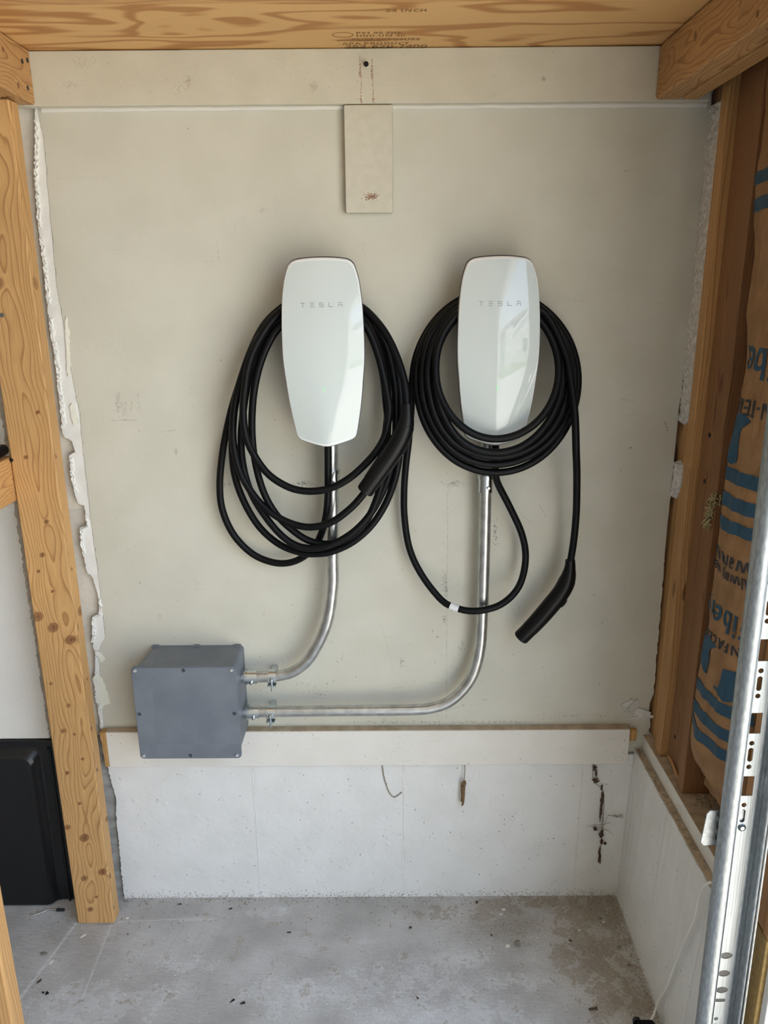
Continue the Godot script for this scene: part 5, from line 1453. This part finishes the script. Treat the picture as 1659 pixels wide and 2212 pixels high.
func build_handle(c: Node3D, axis: Array) -> void:
	var path := spline(axis, 0.004)
	var n := path.size()
	var rad := []
	for k in n:
		var t := float(k) / (n - 1)
		var r := lerpf(0.0100, 0.0172, smoothstep(0.0, 0.24, t))
		r += 0.0012 * sin(PI * clampf((t - 0.2) / 0.6, 0.0, 1.0))
		if t > 0.965: r *= 1.0 - 0.18 * ((t - 0.965) / 0.035) ** 2
		rad.append(r)
	var cut := int(n * 0.2)
	var nose := int(n * 0.84)
	var mb := MB.new()
	mb.tube(path.slice(0, cut + 1), rad.slice(0, cut + 1), 24, true, 0.92)
	var h := put("connector", mb, M.handle, c)
	h.name = "strain_relief"
	mb = MB.new()
	var gr := rad.slice(cut, nose + 1)
	for k in gr.size(): gr[k] += 0.0006
	mb.tube(path.slice(cut, nose + 1), gr, 24, true, 0.92)
	var g := put("connector_grip", mb, M.handle, c)
	mb = MB.new()
	mb.tube(path.slice(nose, n), rad.slice(nose, n), 24, true, 0.95)
	put("connector_nose", mb, M.handle, c)
	# release button on the back of the grip
	var bi := int(n * 0.42)
	var dir: Vector3 = (path[bi + 1] - path[bi - 1]).normalized()
	var side := dir.cross(Vector3.BACK).normalized()
	mb = MB.new()
	var bp := []
	for k in 7: bp.append(path[bi - 3 + k] - side * (rad[bi] - 0.0025) + Vector3(0, 0, 0.006))
	mb.tube(bp, [0.001, 0.0035, 0.0042, 0.0044, 0.0042, 0.0035, 0.001], 12)
	put("release_button", mb, M.rubber, g)

# ---------------------------------------------------------------- garage-door track
func build_track() -> void:
	var t := thing("door_track", "galvanized garage-door track with punched slots beside the jamb", "track", Vector3(0.5200, 0.02, 0.55))
	t.rotation_degrees.z = 0.8
	# plan of the bent sheet: x to the right, z towards the room
	var plan := [[0.0200, 0.0247], [0.0179, 0.0266], [0.0137, 0.0277], [0.0084, 0.0262], [0.0034, 0.0220], [0.0008, 0.0163], [0.0004, 0.0103], [0.0027, 0.0042], [0.0072, 0.0008], [0.0150, 0.0]]
	var legs := [[0.0550, 0.0], [0.0585, 0.0012], [0.0600, 0.0040], [0.0605, 0.0110], [0.0625, 0.0130], [0.0625, 0.0240], [0.0645, 0.0270], [0.0710, 0.0275]]
	var top := 2.1
	for part in [[plan, "rolled_lip"], [legs, "outer_leg"]]:
		var mb := MB.new()
		var p: Array = part[0]
		var th := 0.0016
		var cen := Vector2(0.030, 0.018)
		for k in p.size() - 1:
			var a := Vector2(p[k][0], p[k][1])
			var b := Vector2(p[k + 1][0], p[k + 1][1])
			var na := plan_n(p, k, cen)
			var nb := plan_n(p, k + 1, cen)
			for s in [0.0, th]:
				var sg := 1.0 if s == 0.0 else -1.0
				var qa: Vector2 = a - na * s
				var qb: Vector2 = b - nb * s
				var A := Vector3(qa.x, 0, qa.y)
				var B := Vector3(qb.x, 0, qb.y)
				var up := Vector3(0, top, 0)
				var NA := Vector3(na.x, 0, na.y) * sg
				var NB := Vector3(nb.x, 0, nb.y) * sg
				mb.tn(A, B, B + up, NA, NB, NB, Vector2(k * 0.1, 0), Vector2(k * 0.1 + 0.1, 0), Vector2(k * 0.1 + 0.1, 8))
				mb.tn(A, B + up, A + up, NA, NB, NA, Vector2(k * 0.1, 0), Vector2(k * 0.1 + 0.1, 8), Vector2(k * 0.1, 8))
		for e in [0, p.size() - 1]:
			var a := Vector2(p[e][0], p[e][1])
			var na := plan_n(p, e, cen)
			var b := a - na * th
			mb.quad(Vector3(a.x, 0, a.y), Vector3(b.x, 0, b.y), Vector3(b.x, top, b.y), Vector3(a.x, top, a.y), Vector3(0, 0, 1))
		put(part[1], mb, M.steel, t)
	# web with its punched holes
	var web := CSGCombiner3D.new()
	web.name = "slotted_web"
	t.add_child(web)
	var sheet := CSGBox3D.new()
	sheet.name = "sheet"
	sheet.size = Vector3(0.041, top, 0.0016)
	sheet.position = Vector3(0.0350, top / 2, 0.0008)
	sheet.material = M.steel
	web.add_child(sheet)
	var y_off := -0.02
	var cut := func(pts: PackedVector2Array) -> void:
		var cp := CSGPolygon3D.new()
		cp.name = "punch"
		cp.polygon = pts
		cp.depth = 0.01
		cp.position.z = 0.005
		cp.operation = CSGShape3D.OPERATION_SUBTRACTION
		cp.material = M.steel
		web.add_child(cp, true)
	var round_slot := func(cx: float, cy: float, r: float, len: float, across := false) -> void:
		var pts := PackedVector2Array()
		for k in 16:
			var a := TAU * (k + 0.5) / 16.0
			var q := Vector2(cos(a), sin(a)) * r
			if across: q.x += len / 2 * signf(cos(a))
			else: q.y += len / 2 * signf(sin(a))
			pts.append(Vector2(cx, cy + y_off) + q)
		cut.call(pts)
	for y in [0.937, 0.817, 0.708, 1.057, 1.177]:
		cut.call(PackedVector2Array([Vector2(0.0335, y - 0.0175 + y_off), Vector2(0.0510, y - 0.0175 + y_off), Vector2(0.0510, y + 0.0175 + y_off), Vector2(0.0335, y + 0.0175 + y_off)]))
	for y in [0.904, 0.783, 0.674, 0.8627, 0.742, 1.024, 0.983, 1.11]: round_slot.call(0.0400, y, 0.0040, 0.0)
	for y in [0.883, 0.763, 0.654, 1.0035]: round_slot.call(0.0400, y, 0.0040, 0.016)
	for y in [0.383, 0.346, 0.311]:
		var pts := PackedVector2Array()
		for k in 16:
			var a := TAU * k / 16.0
			pts.append(Vector2(0.0420 + 0.0105 * cos(a) * (0.75 + 0.25 * absf(cos(a))), y + 0.0068 * sin(a) + y_off))
		cut.call(pts)
	round_slot.call(0.0400, 0.289, 0.0035, 0.014, true)
	for y in [0.249, 0.235]: round_slot.call(0.0385, y, 0.0035, 0.0)
	# jamb bracket and its bolt
	var mb := MB.new()
	mb.slab(PackedVector2Array([Vector2(-0.014, 0.578), Vector2(-0.0185, 0.584), Vector2(-0.0135, 0.636), Vector2(-0.009, 0.642), Vector2(0.080, 0.642), Vector2(0.082, 0.636), Vector2(0.078, 0.578)]), -0.0045, -0.0020, Transform3D(), Vector2(5, 5))
	for y in [0.588, 0.608, 0.630]:
		mb.tube([Vector3(0.003, y, -0.003), Vector3(0.003, y, 0.003), Vector3(0.003, y, 0.0042)], [0.0042, 0.0035, 0.002], 12)
	var br := put("jamb_bracket", mb, M.steel, t)
	mb = MB.new()
	mb.cbox(Vector3(0.0765, 0.578, -0.0045), Vector3(0.0785, 0.642, 0.026), 0.0006)
	put("bracket_flange", mb, M.steel, br)
	mb = MB.new()
	mb.tube([Vector3(0.0410, 0.613, 0.0012), Vector3(0.0410, 0.613, 0.0030), Vector3(0.0410, 0.613, 0.0042)], [0.0064, 0.0062, 0.0030], 18)
	put("track_bolt", mb, M.zinc, t)

func plan_n(p: Array, k: int, cen: Vector2) -> Vector2:
	var a: Array = p[maxi(k - 1, 0)]
	var b: Array = p[mini(k + 1, p.size() - 1)]
	var n := Vector2(b[0] - a[0], b[1] - a[1]).orthogonal().normalized()
	if n.dot(Vector2(p[k][0], p[k][1]) - cen) < 0.0: n = -n
	return n

# ---------------------------------------------------------------- things at the left
func build_left_things() -> void:
	var p := thing("plastic_panel", "black moulded plastic panel leaning by the wooden post", "panel")
	var mb := MB.new()
	mb.cbox(Vector3(-2.0, 0.0, -0.0035), Vector3(-0.755, 0.448, 0.008), 0.003)
	put("flange", mb, M.black_plastic, p)
	mb = MB.new()
	var prof := [[0.0, 0.008], [0.004, 0.010], [0.012, 0.022], [0.018, 0.028], [0.026, 0.030]]
	# raised field with rounded corner and sloping border
	var corner := func(ins: float) -> PackedVector2Array:
		var out := PackedVector2Array()
		var x1 := -0.806 - ins
		var y1 := 0.432 - ins
		out.append(Vector2(x1 - 0.004, 0.0 + minf(ins, 0.006)))
		for k in 9:
			var a := PI / 2 * k / 8.0
			out.append(Vector2(x1 - 0.022 + 0.022 * cos(a), y1 - 0.022 + 0.022 * sin(a)))
		out.append(Vector2(-1.99, y1))
		return out
	for j in prof.size() - 1:
		var a: PackedVector2Array = corner.call(prof[j][0])
		var b: PackedVector2Array = corner.call(prof[j + 1][0])
		for k in a.size() - 1:
			mb.quad(Vector3(a[k].x, a[k].y, prof[j][1]), Vector3(a[k + 1].x, a[k + 1].y, prof[j][1]), Vector3(b[k + 1].x, b[k + 1].y, prof[j + 1][1]), Vector3(b[k].x, b[k].y, prof[j + 1][1]), Vector3(0.3, 0.3, 1))
	var last: PackedVector2Array = corner.call(0.026)
	last.append(Vector2(-1.99, 0.006))
	mb.slab(last, 0.006, 0.030)
	put("raised_field", mb, M.black_plastic, p)
	mb = MB.new()
	mb.tube([Vector3(-0.788, 0.0, 0.009), Vector3(-0.7845, 0.43, 0.009)], [0.003, 0.003], 8)
	put("rib", mb, M.black_plastic, p)
	for q in [[-0.787, 0.429], [-0.776, 0.07]]:
		mb = MB.new()
		mb.tube([Vector3(q[0], q[1], 0.008), Vector3(q[0], q[1], 0.0105), Vector3(q[0], q[1], 0.0115)], [0.004, 0.0035, 0.002], 10)
		put("screw", mb, M.dark_steel, p)
	# black strip lying on the rail
	mb = MB.new()
	var prev := []
	var r := RandomNumberGenerator.new()
	r.seed = 3
	for k in 14: prev.append(Vector3(-0.762 + r.randf_range(-0.002, 0.002), 1.1435 + r.randf_range(-0.0008, 0.0015), 0.062 + 0.03 * k))
	mb.tube(prev, fill(14, 0.0112), 10, true, 0.95)
	tag(put("black_strip", mb, M.rubber), "black strip lying on top of the pine rail", "strip")
	# bent steel rod on the floor
	var rod := thing("steel_rod", "bent steel rod with a thick end lying beside the black panel", "rod")
	mb = MB.new()
	var rp := spline([Vector3(-0.8605, 0.0022, 0.0605), Vector3(-0.8380, 0.003, 0.0490), Vector3(-0.8262, 0.0045, 0.0430), Vector3(-0.808, 0.004, 0.0440)], 0.003)
	mb.tube(rp, fill(rp.size(), 0.0018), 10)
	put("shaft", mb, M.zinc, rod)
	mb = MB.new()
	mb.tube([Vector3(-0.808, 0.004, 0.0440), Vector3(-0.806, 0.004, 0.0441), Vector3(-0.796, 0.004, 0.0444), Vector3(-0.795, 0.004, 0.0445), Vector3(-0.793, 0.004, 0.0445), Vector3(-0.788, 0.004, 0.0446)], [0.0018, 0.0036, 0.0036, 0.0022, 0.0034, 0.0034], 12)
	put("socket_end", mb, M.dark_steel, rod)
	# dark nail stub and screw head in the post
	mb = MB.new()
	mb.cyl(Vector3(-0.7385, 1.128, 0.085), Vector3(-0.7385, 1.128, 0.0862), 0.0042, 10)
	tag(put("nail_stub", mb, M.black_screw), "black nail stub in the edge of the knotty post near the rail", "nail")
	var sc := thing("post_screw", "grey screw head driven into the knotty post", "screw", Vector3(-0.7165, 1.4045, 0.0848))
	mb = MB.new()
	mb.tube([Vector3.ZERO, Vector3(0, 0, 0.0008), Vector3(0, 0, 0.0012)], [0.0045, 0.0043, 0.003], 16)
	put("head", mb, M.steel, sc)
	mb = MB.new()
	mb.cbox(Vector3(-0.0024, -0.0005, 0.001), Vector3(0.0024, 0.0005, 0.0015), 0.0)
	mb.cbox(Vector3(-0.0005, -0.0024, 0.001), Vector3(0.0005, 0.0024, 0.0015), 0.0)
	put("cross_slot", mb, M.black_screw, sc)

# ---------------------------------------------------------------- litter
func build_debris() -> void:
	var r := RandomNumberGenerator.new()
	r.seed = 99
	# [kind, x, z, length, width, turn, label]
	for d in [["plaster_chip", -0.7135, 0.1206, 0.0160, 0.0060, 50.0, "long white plaster chip on the floor in front of the knotty post", ""],
		["plaster_chip", -0.7577, 0.1936, 0.0150, 0.0070, 65.0, "pointed white plaster chip lying on the wide chalky line", ""],
		["pebble", -0.7840, 0.1709, 0.0160, 0.0100, 10.0, "dark crusted pebble left of the wide chalky line", ""],
		["dead_leaf", -0.7635, 0.2428, 0.0130, 0.0060, 60.0, "dark husk lying across the wide chalky line", ""],
		["black_chip", -0.7341, 0.2717, 0.0080, 0.0080, -60.0, "black triangular chip beside the wide chalky line, larger of two", ""],
		["black_chip", -0.7435, 0.2705, 0.0060, 0.0040, -20.0, "small black chip touching the larger triangular one", ""],
		["black_chip", -0.5131, 0.0250, 0.0100, 0.0030, 5.0, "curved sliver of black plastic near the concrete form line", ""],
		["black_chip", -0.3851, 0.0406, 0.0090, 0.0040, 25.0, "dark wedge chip close to the foot of the white concrete", ""],
		["black_chip", -0.2344, 0.1131, 0.0100, 0.0040, 0.0, "lone black wedge chip in the middle of the floor", ""],
		["black_chip", -0.3325, 0.2930, 0.0110, 0.0050, 45.0, "steeply turned black wedge chip of the pair on the floor", ""],
		["black_chip", -0.3099, 0.2986, 0.0110, 0.0060, 20.0, "flatter black wedge chip of the pair on the floor", ""],
		["plaster_chip", 0.2716, 0.1561, 0.0130, 0.0110, -60.0, "white plaster flake beside the round mottled pebble", ""],
		["pebble", 0.2948, 0.1497, 0.0160, 0.0150, 0.0, "round mottled pebble beside a white flake", ""],
		["dead_leaf", 0.0511, 0.1015, 0.0080, 0.0070, 20.0, "round dark seed on the bare floor under the round coil", ""],
		["pebble", 0.5023, 0.0769, 0.0080, 0.0080, 0.0, "dark round pebble in the dirty corner", ""],
		["plaster_chip", 0.5080, 0.0881, 0.0080, 0.0050, 20.0, "white flake beside the dark pebble in the dirty corner", ""],
		["plaster_chip", 0.2781, 0.0482, 0.0120, 0.0060, 0.0, "pale crumbly flake near the wall foot below the dry tendril", ""],
		["plaster_chip", 0.2691, 0.0639, 0.0080, 0.0050, 20.0, "small pale flake just in front of the crumbly flake", ""],
		["dead_leaf", 0.2388, 0.1243, 0.0100, 0.0040, -60.0, "dark curled husk left of the mottled pebble", ""],
		["pebble", 0.5241, 0.1603, 0.0100, 0.0080, 30.0, "pale pebble against the concrete foot wall", ""],
		["dead_leaf", 0.0597, 0.2887, 0.0080, 0.0040, -50.0, "dark narrow husk on the pale worn patch of floor", ""],
		["dead_leaf", 0.4178, 0.1414, 0.0080, 0.0040, -20.0, "dark curled leaf bit in the brown dirt before the corner", ""],
		["plaster_chip", 0.4451, 0.1123, 0.0080, 0.0040, -30.0, "white chip in the brown dirt before the corner", ""],
		["pebble", 0.5324, 0.2091, 0.0100, 0.0070, 0.0, "tan clod against the concrete foot wall in front of the pale pebble", ""],
		["dead_leaf", 0.2159, 0.0243, 0.0100, 0.0060, 80.0, "dark clod on the dusty strip at the wall foot", ""],
		["plaster_chip", -0.6273, 0.0690, 0.0090, 0.0060, 20.0, "broken pale plaster bit right of the knotty post", ""],
		["pebble", -0.6458, 0.0151, 0.0120, 0.0060, -30.0, "grey crumb of concrete at the corner of the painted foot wall", ""],
		["pebble", -0.6111, 0.1159, 0.0060, 0.0050, 0.0, "tiny round stone in front of the pale plaster bit", ""]]:
		var mb := MB.new()
		var ln: float = d[3]
		var wd: float = d[4]
		var fr := Transform3D(Basis(Vector3.UP, deg_to_rad(d[5])) * Basis(Vector3.RIGHT, -PI / 2 + 0.08), Vector3(d[1], 0.0012, d[2]))
		var poly: PackedVector2Array
		if d[0] == "black_chip":
			poly = PackedVector2Array([Vector2(-ln / 2, -wd * 0.15), Vector2(ln / 2, -wd / 2), Vector2(ln / 2.4, wd / 2), Vector2(-ln / 2, wd * 0.1)])
		else:
			var ring := []
			for k in 9:
				var a := TAU * k / 8.0
				ring.append(Vector2(cos(a) * ln / 2, sin(a) * wd / 2) * r.randf_range(0.75, 1.1))
			ring[8] = ring[0]
			poly = ragged(ring, 0.004, 0.0004, r)
			poly.remove_at(poly.size() - 1)
		if d[0] == "pebble":
			mb.blob(Vector3(d[1], wd * 0.3, d[2]), Vector3(ln / 2, wd * 0.32, wd / 2), r, 0.22, 5, 8)
		else:
			mb.slab(poly, 0.0, 0.0012, fr)
		var m: Material = {"plaster_chip": M.chip_white, "black_chip": M.black_plastic, "pebble": M.chip_stone, "dead_leaf": M.leaf}[d[0]]
		tag(put(d[0], mb, m), d[6], {"plaster_chip": "chip", "black_chip": "chip", "pebble": "pebble", "dead_leaf": "leaf"}[d[0]], d[7])
	# rusty screw
	var sc := thing("rusty_screw", "short rusty screw lying on the floor near the concrete foot wall", "screw", Vector3(0.4235, 0.0032, 0.318))
	var mb2 := MB.new()
	mb2.cyl(Vector3(-0.008, 0, 0.001), Vector3(0.0065, 0, -0.001), 0.0022, 8)
	put("shank", mb2, M.leaf, sc)
	mb2 = MB.new()
	mb2.tube([Vector3(0.0065, 0, -0.001), Vector3(0.008, 0, -0.0012), Vector3(0.0086, 0, -0.0013)], [0.0022, 0.0042, 0.004], 10)
	put("head", mb2, M.leaf, sc)
	# grit
	mb2 = MB.new()
	for k in 420:
		var x := rng.randf_range(-1.0, 0.54)
		var z := rng.randf_range(0.01, 0.10)
		if k % 2: z = 0.006 + absf(rng.randfn(0.0, 0.012))
		if k % 5 == 0: x = 0.548 - absf(rng.randfn(0.0, 0.02)) - z * 0.02
		if k % 5 == 1: x = 0.52 - absf(rng.randfn(0.0, 0.1))
		mb2.blob(Vector3(x, 0.0006, z), Vector3(1, 0.7, 1) * rng.randf_range(0.0006, 0.0024), rng, 0.35, 3, 5)
	tag(put("floor_grit", mb2, M.dirt), "fine grit scattered over the concrete floor and along its edges", "grit", "", "stuff")
	mb2 = MB.new()
	for k in 160:
		mb2.blob(Vector3(rng.randf_range(-1.0, 0.53), 0.0005, rng.randf_range(0.106, 0.42)), Vector3(1, 0.6, 1) * rng.randf_range(0.0005, 0.0017), rng, 0.35, 3, 5)
	tag(put("plaster_crumbs", mb2, M.chip_white), "white plaster crumbs scattered over the concrete floor", "crumbs", "", "stuff")
	# dried leaves caught in old cobweb on the concrete
	var cob := thing("hanging_leaf", "curled dry leaf hanging on a cobweb thread under the ledge board", "leaf", Vector3(0.179, 0.385, 0.012))
	mb2 = MB.new()
	var th := spline([Vector3(0, 0, 0), Vector3(0.0005, -0.02, 0.003), Vector3(-0.001, -0.045, 0.005)], 0.004)
	mb2.tube(th, fill(th.size(), 0.0011), 6)
	put("thread", mb2, M.web, cob)
	mb2 = MB.new()
	mb2.blob(Vector3(-0.002, -0.05, 0.006), Vector3(0.006, 0.006, 0.004), r, 0.5, 5, 7)
	mb2.blob(Vector3(-0.003, -0.078, 0.006), Vector3(0.0055, 0.027, 0.004), r, 0.45, 7, 7)
	var lf := put("leaf", mb2, mat(c8(118, 92, 62), 0.9), cob)
	lf.name = "leaf_blade"
	var vine := MB.new()
	var vp := spline(v3([-0.0139, 0.3840, 0.0060, -0.0110, 0.3600, 0.0060, -0.0086, 0.3429, 0.0060, 0.0021, 0.3048, 0.0060, 0.0151, 0.2894, 0.0060, 0.0327, 0.3021, 0.0050]), 0.004)
	vine.tube(vp, fill(vp.size(), 0.0011), 6)
	for k in range(2, vp.size(), 2): vine.blob(vp[k] + Vector3(r.randf_range(-0.001, 0.001), 0, 0.001), Vector3.ONE * r.randf_range(0.001, 0.0022), r, 0.4, 3, 5)
	tag(put("dry_tendril", vine, M.web), "dry hooked tendril stuck to the white concrete", "tendril")
	var cl := thing("leaf_cluster", "string of dark dry leaves and stalks caught in cobweb near the corner", "leaves", Vector3.ZERO)
	mb2 = MB.new()
	var cp := spline(v3([0.4791, 0.3860, 0.0060, 0.4840, 0.3300, 0.0060, 0.5050, 0.3100, 0.0070, 0.5125, 0.2660, 0.0080, 0.5116, 0.2011, 0.0080, 0.5140, 0.1500, 0.0080, 0.5115, 0.1012, 0.0080]), 0.006)
	mb2.tube(cp, fill(cp.size(), 0.0007), 5)
	for k in 12:
		var a := Vector3(0.513, 0.2 + r.randf_range(-0.012, 0.02), 0.008)
		var b := a + Vector3(r.randf_range(-0.04, 0.03), r.randf_range(-0.03, 0.04), r.randf_range(0.0, 0.008))
		mb2.tube([a, (a + b) / 2 + Vector3(0, 0.002, 0.002), b], [0.0006, 0.0005, 0.0003], 5)
	put("stalks", mb2, M.web, cl)
	for p in [[0.4791, 0.386, 0.004, 0.004], [0.4835, 0.366, 0.007, 0.008], [0.488, 0.352, 0.004, 0.01], [0.489, 0.333, 0.013, 0.006], [0.5035, 0.315, 0.004, 0.008], [0.5075, 0.285, 0.006, 0.022], [0.5065, 0.25, 0.006, 0.03], [0.496, 0.2, 0.008, 0.005], [0.512, 0.185, 0.008, 0.012], [0.514, 0.163, 0.005, 0.008], [0.522, 0.157, 0.006, 0.004], [0.5115, 0.125, 0.006, 0.022], [0.514, 0.112, 0.003, 0.012]]:
		mb2 = MB.new()
		mb2.blob(Vector3(p[0], p[1], 0.009), Vector3(p[2] * 0.62, p[3] * 0.85, 0.0025), r, 0.6, 7, 7)
		put("leaf_blade", mb2, M.leaf, cl)
	var spr := MB.new()
	spr.tube([Vector3(0.525, 0.235, 0.006), Vector3(0.545, 0.236, 0.009), Vector3(0.560, 0.231, 0.012)], [0.0008, 0.0007, 0.0005], 5)
	for k in 14: spr.blob(Vector3(0.538 + k * 0.0016, 0.236 + r.randf_range(-0.004, 0.004), 0.009), Vector3(0.002, 0.001, 0.001), r, 0.4, 3, 5)
	tag(put("dry_sprig", spr, M.web), "small dry seed sprig stuck in the corner of the concrete", "sprig")
	# red scrap and curved strip among the studs
	var red := MB.new()
	red.blob(Vector3(0.626, 0.455, 0.085), Vector3(0.006, 0.004, 0.007), r, 0.2, 5, 8)
	tag(put("red_scrap", red, M.red), "small red plastic scrap in the litter at the studs' foot", "scrap")
	var st := MB.new()
	var sp := spline([Vector3(0.618, 0.456, 0.085), Vector3(0.612, 0.462, 0.13), Vector3(0.608, 0.458, 0.17), Vector3(0.606, 0.452, 0.20)], 0.006)
	st.tube(sp, fill(sp.size(), 0.003), 8, true, 0.4)
	tag(put("curved_strip", st, M.jamb), "curved tan wood strip lying in the litter before the studs", "strip")
